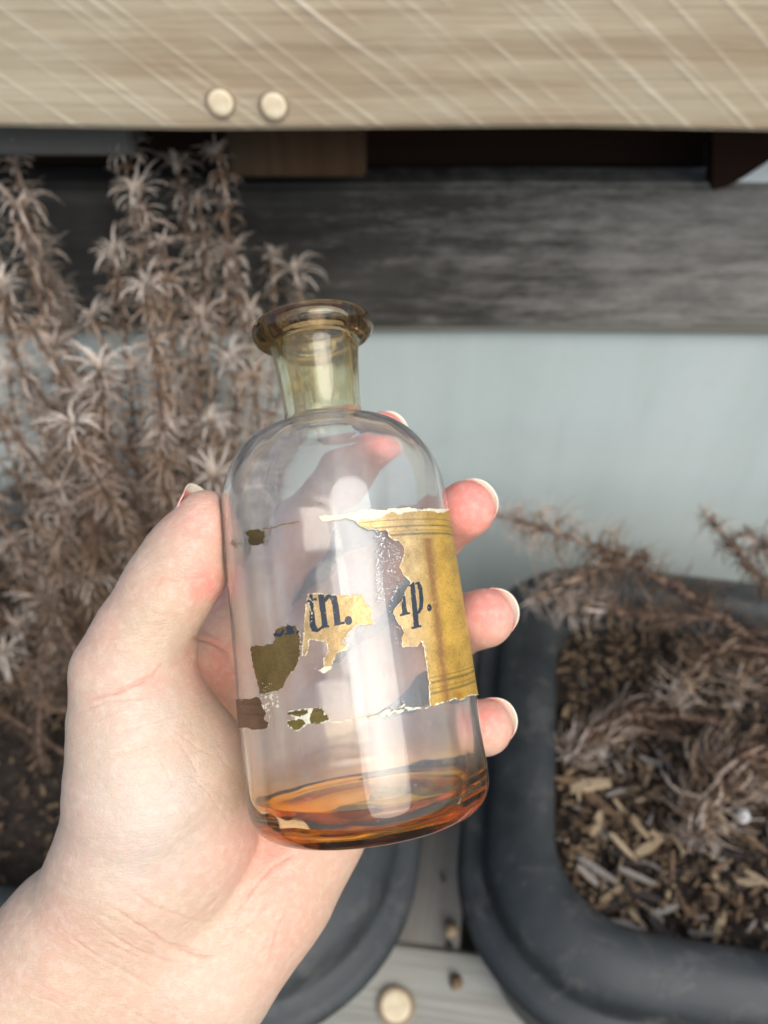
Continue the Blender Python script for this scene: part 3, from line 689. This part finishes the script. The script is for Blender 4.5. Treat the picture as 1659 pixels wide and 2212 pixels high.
class _A(NT):
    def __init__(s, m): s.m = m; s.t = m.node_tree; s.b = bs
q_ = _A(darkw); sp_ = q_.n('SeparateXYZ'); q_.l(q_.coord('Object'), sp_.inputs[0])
shade_grad = q_.math('MULTIPLY_ADD', sp_.outputs[0], 1.8); shade_grad.node.inputs[2].default_value = .14  # shade painted into the colour: darker left, paler weathered streaks to the right
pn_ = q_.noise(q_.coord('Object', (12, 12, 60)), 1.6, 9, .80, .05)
shade_wear = q_.ramp(q_.math('ADD', shade_grad, q_.math('MULTIPLY', q_.math('SUBTRACT', pn_, .5), 1.7)), [(.15, 0.0), (.80, 1.0)])
q_.l(q_.mix(q_.math('MULTIPLY', shade_wear, .85), src, (.30, .285, .255)), bs.inputs['Base Color'])
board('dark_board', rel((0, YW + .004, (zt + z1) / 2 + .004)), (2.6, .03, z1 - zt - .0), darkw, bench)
board('trim_strip', rel((0, YW - .004, zt + .006)), (2.6, .012, .014), wood('olive_strip', [(.10, .10, .07), (.16, .155, .12), (.2, .2, .16), (.16, .16, .14)], 'X'), bench)
YA = .46; za = onY(829, 283, YA).z
board('apron_board', rel((0, YA + .012, za + .10)), (2.6, .024, .20), lightw, bench, rot=(0, R(.4), 0))
for x_, y_ in ((477, 220), (592, 227)):
    p = onY(x_, y_, YA - .001); peg(rel(p), (0, -1, 0), .0068, .0022, bench)
bt = box('added_shade_top', (-1.3, YA + .02, za + .17), (1.3, YW + .10, za + .20), lightw, None); bt.parent = bench; bt.location = rel(bt.location)  # unseen top, added to shade the recess under the apron
# timbers seen below the apron
zb = onY(829, 412, YW + .01).z
bb = box('back_beam', (-1.3, YW + .025, zb - .16), (onY(1560, 350, YW).x, YW + .075, za + .17), redw, None); bb.parent = bench; bb.location = rel(bb.location)
for a, b, m_ in ((490, 790, brownw),):
    o = box('post', (onY(a, 330, .50).x, .50, onY(700, 385, .50).z), (onY(b, 330, .50).x, .53, za + .17), m_, None); o.parent = bench; o.location = rel(o.location)
o = box('corner_block', (onY(-60, 330, .50).x, .49, onY(80, 338, .49).z), (onY(300, 330, .50).x, .53, za + .17), wood('grey_block', [(.07, .07, .06), (.10, .10, .09), (.14, .14, .13), (.1, .1, .1)], 'X'), None); o.parent = bench; o.location = rel(o.location)
def prism(name, pts, Y0, Y1, mat):
    V = [rel(onY(x, y, Y0)) for x, y in pts]; n = len(V); V += [(v[0], v[1] + Y1 - Y0, v[2]) for v in V]
    F_ = [tuple(range(n))[::-1], tuple(range(n, 2 * n))] + [(i, (i + 1) % n, n + (i + 1) % n, n + i) for i in range(n)]
    return mesh(name, V, F_, mat, bench, False)
prism('void_shade_piece', [(1540, 250), (1760, 250), (1760, 300), (1700, 325), (1655, 352), (1610, 382), (1575, 402), (1540, 412)], YA + .075, YA + .092, redw)  # dark piece standing in for the shaded void at the recess end
pale = NT('pale_panel'); pale.b.inputs['Base Color'].default_value = (.74, .78, .77, 1)
prism('bright_gap_panel', [(1540, 330), (1800, 330), (1800, 409), (1540, 409)], YW - .006, YW + .012, pale.m)  # pale panel added to give the bright background beyond the recess end
# ---- planters
pm = NT('black_planter_plastic'); pn = pm.noise(pm.coord('Object'), 14, 5, .65); pn2 = pm.noise(pm.coord('Object'), 400, 3, .6)
pm.l(pm.mix(pm.ramp(pm.noise(pm.coord('Object'), 260, 2, .5), [(.72, 0.0), (.80, .5)]), pm.ramp(pn, [(.3, (.010, .012, .012)), (.7, (.032, .037, .037))]), (.25, .25, .24)), pm.b.inputs['Base Color'])
pb_ = pm.b.inputs['Base Color'].links[0].from_socket; pd_ = pm.noise(pm.coord('Object', (1, 1, 1)), 38, 6, .72, .6)
pm.l(pm.mix(pm.ramp(pd_, [(.52, 0.0), (.72, .42)]), pb_, (.13, .12, .10)), pm.b.inputs['Base Color'])
pm.l(pm.ramp(pn, [(.3, .50), (.7, .68)]), pm.b.inputs['Roughness']); pm.l(pm.bump(pn2, .2, .0006), pm.b.inputs['Normal'])
def rrect(hx, hy, r, n=14):
    pts = []
    r = max(min(r, hx * .98, hy * .98), .002)
    for cx_, cy_, a0 in ((hx - r, hy - r, 0), (-hx + r, hy - r, 90), (-hx + r, -hy + r, 180), (hx - r, -hy + r, 270)):
        for i in range(n + 1): a = R(a0 + 90 * i / n); pts.append((cx_ + r * math.cos(a), cy_ + r * math.sin(a)))
    return pts
def planter(corner, sx_, yaw, hx, hy, rad, label):
    """corner: world xy of the outer front corner (sx_=-1 left corner, +1 right corner)"""
    root = empty('planter', (0, 0, 0), label, 'planter')
    c_, s_ = math.cos(yaw), math.sin(yaw)
    cx_ = corner[0] - sx_ * hx * c_ - hy * s_; cy_ = corner[1] - sx_ * hx * s_ + hy * c_
    root.location = (cx_, cy_, 0.0); root.rotation_euler = (0, 0, yaw)
    # inset, height (relative to the outer rim)
    prof = [(.020, .004), (.012, .05), (.006, .12), (.001, .150), (-.010, .152), (-.0135, .155), (-.0145, .160), (-.013, .166), (-.008, .169), (-.001, .170), (.0015, .174), (.002, .182), (.005, .188), (.010, .1925), (.016, .196), (.022, .1992), (.030, .200), (.036, .1985), (.0405, .195), (.043, .189), (.045, .175), (.050, .10), (.055, .012)]
    V = []; F_ = []; n = None
    for ins_, z in prof:
        p = rrect(hx - ins_, hy - ins_, rad - ins_ * .75); n = len(p); V += [(x, y, z) for x, y in p]
    for j in range(len(prof) - 1):
        for i in range(n): a = j * n + i; b = j * n + (i + 1) % n; F_.append((a, b, b + n, a + n))
    F_.append(tuple(range(n))[::-1])
    mesh('shell', V, F_, pm.m, root); return root
yawR = R(-9)
# outer corner of right planter: inner corner (1200,1965) moved out by the rim
ic = onZ(1200, 1965, ZRIM); dxr = Vector((math.cos(yawR), math.sin(yawR))); dyr = Vector((-math.sin(yawR), math.cos(yawR)))
oc = Vector((ic.x, ic.y)) - dxr * .043 - dyr * .043
potR = planter(oc, -1, yawR, .20, .165, .085, 'black plastic planter on the right holding bark mulch and drooping dead sprigs')
potL = planter(Vector((-.008, .117)), 1, yawR, .22, .195, .10, 'black plastic planter on the left behind the hand, holding the tall dead shrub')

# soil
soil_m = NT('potting_soil'); sv = soil_m.coord('Object'); s1 = soil_m.noise(sv, 120, 6, .75); s2 = soil_m.noise(sv, 600, 3, .7)
soil_m.l(soil_m.mix(soil_m.ramp(s2, [(.5, 0.0), (.75, .6)]), soil_m.ramp(s1, [(.3, (.008, .006, .004)), (.55, (.025, .017, .011)), (.75, (.07, .045, .027))]), (.16, .11, .07)), soil_m.b.inputs['Base Color'])
soil_m.b.inputs['Roughness'].default_value = .95; soil_m.l(soil_m.bump(s1, 1.0, .006), soil_m.b.inputs['Normal'])
def soil(pot, hx, hy, zs_):
    n = 110; xs = np.linspace(-hx, hx, n); ys = np.linspace(-hy, hy, n); X_, Y_ = np.meshgrid(xs, ys, indexing='ij')
    Zf = zs_ + .012 * (fbm(X_ * 30 + 50, Y_ * 30 + 50, 3) - .5) + .010 * (fbm(X_ * 160 + 50, Y_ * 160 + 50, 9, 3) - .5)
    V = np.stack([X_, Y_, Zf], -1).reshape(-1, 3); i = np.arange(n * n).reshape(n, n)
    Q = np.stack([i[:-1, :-1], i[1:, :-1], i[1:, 1:], i[:-1, 1:]], -1).reshape(-1, 4)
    o = fast_mesh('soil', V, Q, soil_m.m); o.location = pot.location; o.rotation_euler = pot.rotation_euler; tag(o, kind='stuff'); return o
so = soil(potR, .153, .118, .160); tag(so, 'brown potting soil in the right planter', 'soil')
so = soil(potL, .172, .147, .150); tag(so, 'dark potting soil in the left planter', 'soil')

# ---- mulch chips
def chip_mat(name, a, b):
    m = NT(name); v = m.coord('Object', (30, 220, 220)); n = m.noise(v, 1.2, 4, .6, .5); info = m.n('ObjectInfo')
    c = m.ramp(n, [(.3, a), (.7, b)]); c = m.mix(m.math('MULTIPLY', info.outputs['Random'], .6), c, m.mix(1.0, c, (.55, .48, .42), 'MULTIPLY'))
    m.l(c, m.b.inputs['Base Color']); m.b.inputs['Roughness'].default_value = .85; m.l(m.bump(n, .6, .0008), m.b.inputs['Normal']); return m.m
CM_ = [chip_mat('pale_bark_chip', (.30, .22, .13), (.48, .38, .24)), chip_mat('brown_bark_chip', (.09, .055, .03), (.22, .14, .075)), chip_mat('grey_bark_chip', (.16, .14, .12), (.32, .29, .25)), chip_mat('dark_bark_chip', (.018, .015, .014), (.05, .04, .035))]
def chip_mesh(k):
    rr = random.Random(k); L, w_, t = 1.0, rr.uniform(.15, .33), rr.uniform(.06, .13); V = []; n = 5
    for i in range(n):
        u = i / (n - 1); x = (u - .5) * L; ww = w_ * (.55 + .5 * math.sin(math.pi * min(1, u * 1.1 + .05))) * rr.uniform(.85, 1.15); zc = .06 * math.sin(u * 3 + k)
        V += [(x + rr.uniform(-.04, .04), -ww / 2, zc - t / 2), (x + rr.uniform(-.06, .06), ww / 2, zc - t / 2 * rr.uniform(.5, 1)), (x, ww / 2 * .9, zc + t / 2), (x + rr.uniform(-.03, .03), -ww / 2 * .8, zc + t / 2)]
    F_ = [(0, 1, 2, 3), (4 * n - 1, 4 * n - 2, 4 * n - 3, 4 * n - 4)]
    for i in range(n - 1):
        for j in range(4): a = i * 4 + j; b = i * 4 + (j + 1) % 4; F_.append((a, a + 4, b + 4, b))
    return V, F_
CHM = {}
for mi in range(4):
    for k in range(5):
        V, F_ = chip_mesh(k + mi * 7); me_ = bpy.data.meshes.new('bark_chip'); me_.from_pydata(V, [], F_); me_.materials.append(CM_[mi]); CHM[(mi, k)] = me_
def chip(p, mi, L, yaw, tilt, roll, label, group='bark chips mulching the right planter', k=None):
    o = bpy.data.objects.new('bark_chip', CHM[(mi, random.randrange(5) if k is None else k)]); COL.objects.link(o)
    o.location = p; o.scale = (L, L, L); o.rotation_euler = (roll, tilt, yaw)
    tag(o, label, 'wood chip', group); return o
MULCH = 'small weathered bark chip among the mulch in the right planter'
SP = [((1325,2020),0), ]
named = [  # picture position, material, picture length, image angle (deg), label
 (1275, 1698, 0, 92, 8, 'long straight tan chip near the inner left wall of the right planter'),
 (1400, 1830, 0, 70, 30, 'pale chip slanting up to the right, tip of the v-shaped pair in the right planter'),
 (1345, 1830, 0, 78, -45, 'pale chip slanting down to the right, other half of the v-shaped pair'),
 (1290, 1880, 2, 105, -32, 'long grey chip slanting away from the rounded corner of the right planter'),
 (1375, 1893, 2, 85, -22, 'whitish chip beside the long grey one in the right planter'),
 (1345, 2000, 2, 100, 2, 'light grey blunt chip lying just inside the front rim of the right planter'),
 (1595, 2068, 0, 100, -4, 'tan flat chip touching the front rim at the right of the right planter'),
 (1430, 2010, 3, 80, -50, 'black bark piece beside the light grey blunt chip'),
 (1385, 1930, 3, 80, -25, 'black bark piece below the whitish chip'),
 (1290, 1960, 1, 60, 20, 'brown chip close to the rounded inner corner of the right planter'),
 (1640, 1900, 0, 70, -30, 'tan chip at the right edge of the picture in the mulch'),
 (1560, 1870, 1, 60, 30, 'brown chip below the drooping sprig tip'),
 (1480, 2040, 1, 70, 10, 'brown chip near the front rim between black and tan chips')]
ZS = .170
for x_, y_, mi, L, a, lb in named:
    p = onZ(x_, y_, ZS + .002); s = p - CAMLOC; dep = cam_xyz([p])[0, 2]
    q = onZ(x_ + 40 * math.cos(R(a)), y_ - 40 * math.sin(R(a)), ZS + .002); yw = math.atan2(q.y - p.y, q.x - p.x)
    chip(p, mi, L * dep / FPX * .95, yw, random.uniform(-.12, .12), random.uniform(-.25, .25), lb)
Rm = Matrix.Rotation(yawR, 3, 'Z')
cnt_ = 0
def mulch_label(mi, u, v):
    c = ('small pale bark chip', 'small brown bark chip', 'small grey bark chip', 'small blackish bark chip')[mi]
    a = 'at the left' if u < -.09 else ('left of centre' if u < -.02 else ('right of centre' if u < .06 else 'at the far right'))
    b = 'close to the front rim' if v < -.07 else ('in the front half' if v < -.01 else ('half way back' if v < .05 else 'towards the back rim'))
    return c + ' ' + a + ' of the planter, ' + b
for _ in range(3000):
    if cnt_ >= 280: break
    u = random.uniform(-.150, .15); v = random.uniform(-.112, .112)
    if v > .0 and random.random() < .72: continue
    p = Rm @ Vector((u, v, 0)) + potR.location
    pxx, pyy = project([(p.x, p.y, ZS)])
    if pxx[0] > 1750 or pyy[0] > 2250: continue
    mi = random.choices((0, 1, 2, 3), (.24, .42, .16, .18))[0]
    chip((p.x, p.y, ZS - .004 + random.uniform(-.004, .007)), mi, random.uniform(.007, .020), random.uniform(0, 6.3), random.uniform(-.5, .5), random.uniform(-.6, .6), mulch_label(mi, u, v)); cnt_ += 1
# crumbs as one mass
def crumbs(n, pot, hx, hy, z, name_label):
    V = []; F_ = []
    base = [chip_mesh(k) for k in range(4)]
    for i in range(n):
        Vb, Fb = base[i % 4]; s = random.uniform(.0025, .008); e = Matrix.Rotation(random.uniform(0, 6.3), 3, 'Z') @ Matrix.Rotation(random.uniform(-1, 1), 3, 'Y') @ Matrix.Rotation(random.uniform(-1, 1), 3, 'X')
        o_ = Vector((random.uniform(-hx, hx), random.uniform(-hy, hy), z + random.uniform(-.004, .006))); k0 = len(V)
        V += [tuple(e @ (Vector((v[0], v[1] * 1.6, v[2] * 2.5)) * s) + o_) for v in Vb]; F_ += [tuple(k0 + q for q in f) for f in Fb]
    cm_ = NT('bark_crumbs'); nn_ = cm_.noise(cm_.coord('Object'), 180, 2, .8); cm_.l(cm_.ramp(nn_, [(.3, (.014, .009, .006)), (.48, (.06, .038, .022)), (.62, (.17, .115, .06)), (.76, (.34, .25, .15))]), cm_.b.inputs['Base Color']); cm_.b.inputs['Roughness'].default_value = .9
    o = mesh('bark_crumbs', V, F_, cm_.m, None, False); o.location = pot.location; o.rotation_euler = pot.rotation_euler; tag(o, name_label, 'mulch', kind='stuff')
crumbs(2600, potR, .150, .114, .168, 'fine bark crumbs covering the soil of the right planter')
crumbs(1500, potL, .168, .142, .158, 'fine bark crumbs covering the soil of the left planter')
wp = NT('perlite'); wp.b.inputs['Base Color'].default_value = (.55, .55, .53, 1); wp.b.inputs['Roughness'].default_value = .7
def pebble(p, r, lb, cat='perlite bead', mat=None):
    bm = bmesh.new(); bmesh.ops.create_icosphere(bm, subdivisions=3, radius=r)
    for v in bm.verts: v.co *= 1 + .16 * math.sin(v.co.x / r * 3 + 1) * math.cos(v.co.y / r * 2.5)
    me_ = bpy.data.meshes.new('bead'); bm.to_mesh(me_); bm.free(); o = link('perlite_bead' if mat is None else 'bark_piece', me_, mat or wp.m); o.location = p; tag(o, lb, cat)
pebble(onZ(1604, 1763, ZS + .008), .0048, 'white perlite bead lying on the mulch of the right planter')
pebble(onZ(958, 1900, .004), .0025, 'tiny brown bark crumb on the deck between the planters, highest of the crumbs', 'wood chip', CM_[1])
pebble(onZ(972, 2045, .004), .003, 'tiny black bark crumb on the deck between the planters', 'wood chip', CM_[3])
pebble(onZ(985, 2122, .004), .0055, 'tan bark lump on the deck beside the foot of the right planter', 'wood chip', CM_[1])
pebble(onZ(975, 2010, .004), .006, 'small tan bark lump on the deck between the two planters', 'wood chip', CM_[0])

# ---- dry plants
leaf_m = NT('dry_leaf'); lv = leaf_m.at('leaf_tone_shade').outputs['Fac']; li = leaf_m.n('ObjectInfo')
lc = leaf_m.ramp(lv, [(0.0, (.045, .025, .014)), (.45, (.21, .132, .075)), (1.0, (.62, .55, .47))])
leaf_m.l(leaf_m.mix(leaf_m.math('MULTIPLY', li.outputs['Random'], .45), lc, (.20, .12, .08)), leaf_m.b.inputs['Base Color']); leaf_m.b.inputs['Roughness'].default_value = .75
stem_m = NT('dry_stem'); stem_m.b.inputs['Base Color'].default_value = (.15, .095, .065, 1); stem_m.b.inputs['Roughness'].default_value = .85
def whorl(seed, nleaf, L, up, curl, leaf_tone_shade):
    rr = random.Random(seed); V = []; F_ = []; A = []
    for i in range(nleaf):
        az = 2 * math.pi * (i + rr.uniform(-.3, .3)) / nleaf; l = L * rr.uniform(.35, 1.25); w_ = .00062 * rr.uniform(.7, 1.3); el = R(up + rr.uniform(-22, 22)); cu = curl * rr.uniform(.4, 1.5); tw = rr.uniform(-.9, .9)
        x, z = .0006, rr.uniform(-.001, .002); k0 = len(V); n = 5
        for j in range(n + 1):
            t = j / n; hw = w_ * (1 - t) ** .55 * (.6 + .9 * t * (1 - t) * 2) + .0001; a2 = az + tw * t * .5
            cx_, sx2 = math.cos(a2), math.sin(a2); nx, ny = -math.sin(az), math.cos(az)
            V += [(x * cx_ - nx * hw, x * sx2 - ny * hw, z + hw * .5), (x * cx_, x * sx2, z - hw * .1), (x * cx_ + nx * hw, x * sx2 + ny * hw, z + hw * .5)]; A += [leaf_tone_shade * (.6 + .5 * t)] * 3
            e = el - cu * t; x += l / n * math.cos(e); z += l / n * math.sin(e)
        for j in range(n):
            a = k0 + j * 3; F_ += [(a, a + 1, a + 4, a + 3), (a + 1, a + 2, a + 5, a + 4)]
    return V, F_, A
WH = []
for k in range(24):
    tipk = k < 8
    V, F_, A = whorl(k, 26 if tipk else 15, (.0215, .017, .024)[k % 3] if tipk else .0145, (66, 50, 75)[k % 3] if tipk else 32, (2.0, 1.2, 2.4)[k % 3] if tipk else 2.0, 1.0 if tipk else (.02 + .062 * (k - 8)))
    me_ = bpy.data.meshes.new('leaf_whorl'); me_.from_pydata(V, [], F_); me_.materials.append(leaf_m.m)
    a_ = me_.attributes.new('leaf_tone_shade', 'FLOAT', 'POINT'); a_.data.foreach_set('value', np.array(A, np.float32)); WH.append((me_, V, F_, A))
def tube(pts, r0, r1, seg=6):
    V = []; F_ = []
    for i, p in enumerate(pts):
        d = (pts[min(i + 1, len(pts) - 1)] - pts[max(i - 1, 0)]).normalized(); u = d.orthogonal().normalized(); v = d.cross(u); r = r0 + (r1 - r0) * i / (len(pts) - 1)
        for s in range(seg): a = 2 * math.pi * s / seg; V.append(tuple(p + (u * math.cos(a) + v * math.sin(a)) * r))
    for i in range(len(pts) - 1):
        for s in range(seg): a = i * seg + s; b = i * seg + (s + 1) % seg; F_.append((a, b, b + seg, a + seg))
    return V, F_
def bez(p0, p1, p2, p3, n):
    return [p0 * (1 - t) ** 3 + p1 * 3 * t * (1 - t) ** 2 + p2 * 3 * t * t * (1 - t) + p3 * t ** 3 for t in [i / n for i in range(n + 1)]]
def plant(root, curves, limit, step=.0085, tipscale=1.0, bias=0):
    """each curve = list of points; every stem a part, leaf whorls parts up to the limit, the rest one mass"""
    items = []; rl = Vector(root.location)
    for pts, sc, tip in curves:
        V, F_ = tube([p - rl for p in pts], .0016 * sc, .0008 * sc); mesh('stem', V, F_, stem_m.m, root)
        L = 0; nxt = random.uniform(0, step); tot = sum((b - a).length for a, b in zip(pts[:-1], pts[1:]))
        for a, b in zip(pts[:-1], pts[1:]):
            d = b - a; l = d.length
            while L + l > nxt:
                p = a + d * ((nxt - L) / l); fr = nxt / tot
                s = sc * random.uniform(.6, 1.2) * (1.0 if fr > .3 else .75)
                wi = 8 + min(15, max(0, int(fr * 13 + bias + random.uniform(-3, 3))))  # lower whorls get darker variants: occlusion shade put into the leaf colour
                items.append((p, d.normalized(), s, wi)); nxt += step * random.uniform(.7, 1.3)
            L += l
        if tip: items.append((pts[-1], (pts[-1] - pts[-2]).normalized(), sc * tipscale * random.uniform(.8, 1.1), random.randrange(8)))
    def near(it):
        pxx, pyy = project([tuple(it[0])]); vis = -50 < pxx[0] < 1710 and -50 < pyy[0] < 2260
        return (0 if vis else 5) + (0 if it[3] < 8 else .4) + (it[0] - CAMLOC).length
    items.sort(key=near)
    VV = []; FF = []; AA = []
    for n_, (p, d, s, wi) in enumerate(items):
        q = d.to_track_quat('Z', 'Y') ; qz = Matrix.Rotation(random.uniform(0, 6.3), 3, 'Z')
        if n_ < limit:
            o = bpy.data.objects.new('leaf_whorl', WH[wi][0]); COL.objects.link(o); o.parent = root; o.location = p - rl
            o.rotation_euler = (q.to_matrix() @ qz).to_euler(); o.scale = (s, s, s)
        else:
            M_ = np.array(q.to_matrix() @ qz) * s; k0 = len(VV); v_ = np.array(WH[wi][1]) @ M_.T + np.array(p - rl)
            VV += [tuple(x) for x in v_]; FF += [tuple(k0 + i for i in f) for f in WH[wi][2]]; AA += WH[wi][3]
    if VV:
        o = mesh('leaf_mass', VV, FF, leaf_m.m, root); attr(o, 'leaf_tone_shade', AA); o['kind'] = 'stuff'
base_c = Vector((-.16, .36, .15))
shrub = empty('dead_shrub', base_c, 'tall dead greyish brown shrub with spidery leaf rosettes in the left planter', 'shrub')
tips = [(30,350,.50),(265,325,.50),(470,330,.50),(385,370,.53),(300,430,.48),(45,465,.47),(640,600,.53),(590,555,.54),(355,530,.46),(505,545,.49),(250,570,.49),(430,450,.51),
        (540,690,.50),(90,560,.50),(10,640,.45),(200,690,.47),(320,640,.45),(120,760,.44),(440,700,.46),(20,820,.42),(290,800,.43),(380,880,.43),(110,920,.41),(500,800,.45),(60,1000,.40),
        (240,960,.40),(330,1050,.39),(180,1100,.38),(470,930,.42),(30,1180,.36),(560,780,.50),(280,1200,.37),(100,1300,.35),(400,1000,.42),(10,1420,.33),(90,1480,.33),(200,1260,.36),(140,640,.52),(-30,500,.48),(-60,760,.44),(-60,1000,.40)]
curves = []
for x_, y_, yy in tips:
    t = onY(x_, y_, yy)
    if t.z < .17: t.z = .17
    b = Vector((base_c.x + (t.x - base_c.x) * .45 + random.uniform(-.03, .03), base_c.y + random.uniform(-.06, .06) + (yy - .40) * .3, .150))
    m1 = b + Vector((random.uniform(-.02, .02), random.uniform(-.02, .02), (t.z - b.z) * .35)); m2 = t - Vector((random.uniform(-.012, .012), random.uniform(-.01, .02), (t.z - b.z) * .3))
    curves.append((bez(b, m1, m2, t, 22), random.uniform(.95, 1.25), True))
for _ in range(64):
    x_ = random.uniform(-80, 560); y_ = random.uniform(700, 1640)
    t = onY(x_, y_, random.uniform(.32, .46));
    if t.z < .17: t.z = random.uniform(.17, .21)
    b = Vector((base_c.x + random.uniform(-.08, .09), base_c.y + random.uniform(-.09, .08), .150))
    curves.append((bez(b, b + Vector((random.uniform(-.03, .03), random.uniform(-.03, .03), .05)), t - Vector((0, 0, .04)), t, 14), random.uniform(.8, 1.1), random.random() < .4))
plant(shrub, curves, 300, .0098)
def sprig(name_label, specs, limit=110):
    p0 = specs[0][0][0]; root = empty('dead_sprig', onZ(*p0[:2], p0[2]), name_label, 'dead plant', 'dead sprigs drooping over the right planter'); cv = []
    for pts, sc, tip in specs:
        P_ = [onZ(x_, y_, z_) for x_, y_, z_ in pts]; cv.append((bez(*P_, 20), sc * 1.95, tip))
    plant(root, cv, limit, .0066, .55, 1)
sprig('long dead sprig arching from the right edge of the picture to the middle finger', [(((1700,1440,.20),(1500,1280,.25),(1350,1180,.26),(1080,1115,.25)), .95, True), (((1400,1200,.255),(1330,1220,.25),(1240,1240,.24),(1160,1290,.23)), .8, True), (((1560,1330,.24),(1480,1340,.23),(1400,1330,.22),(1230,1310,.215)), .9, True)])
sprig('dead sprig rising at the right edge of the picture by the wall', [(((1720,1330,.22),(1640,1240,.25),(1580,1180,.27),(1530,1120,.28)), .75, True), (((1720,1260,.24),(1700,1230,.25),(1680,1200,.26),(1650,1180,.27)), .9, True)], 40)
sprig('short drooping sprig whose rosette hangs in the middle of the right planter', [(((1700,1420,.21),(1600,1380,.23),(1500,1380,.23),(1470,1500,.20)), .75, True), (((1660,1450,.21),(1640,1400,.225),(1610,1430,.22),(1590,1510,.195)), .7, True)], 40)
sprig('low dead sprig lying on the soil from the inner left wall of the right planter', [(((1560,1560,.175),(1430,1540,.19),(1320,1520,.20),(1240,1620,.185)), .85, True), (((1420,1545,.185),(1370,1540,.19),(1330,1560,.195),(1300,1610,.185)), .85, True)], 60)
sprig('thick curled beige sprig drooping to the mulch at the lower right', [(((1720,1680,.20),(1640,1600,.225),(1560,1600,.225),(1500,1800,.19)), 1.1, True), (((1700,1640,.21),(1660,1610,.22),(1620,1640,.215),(1600,1700,.20)), .95, False)], 60)
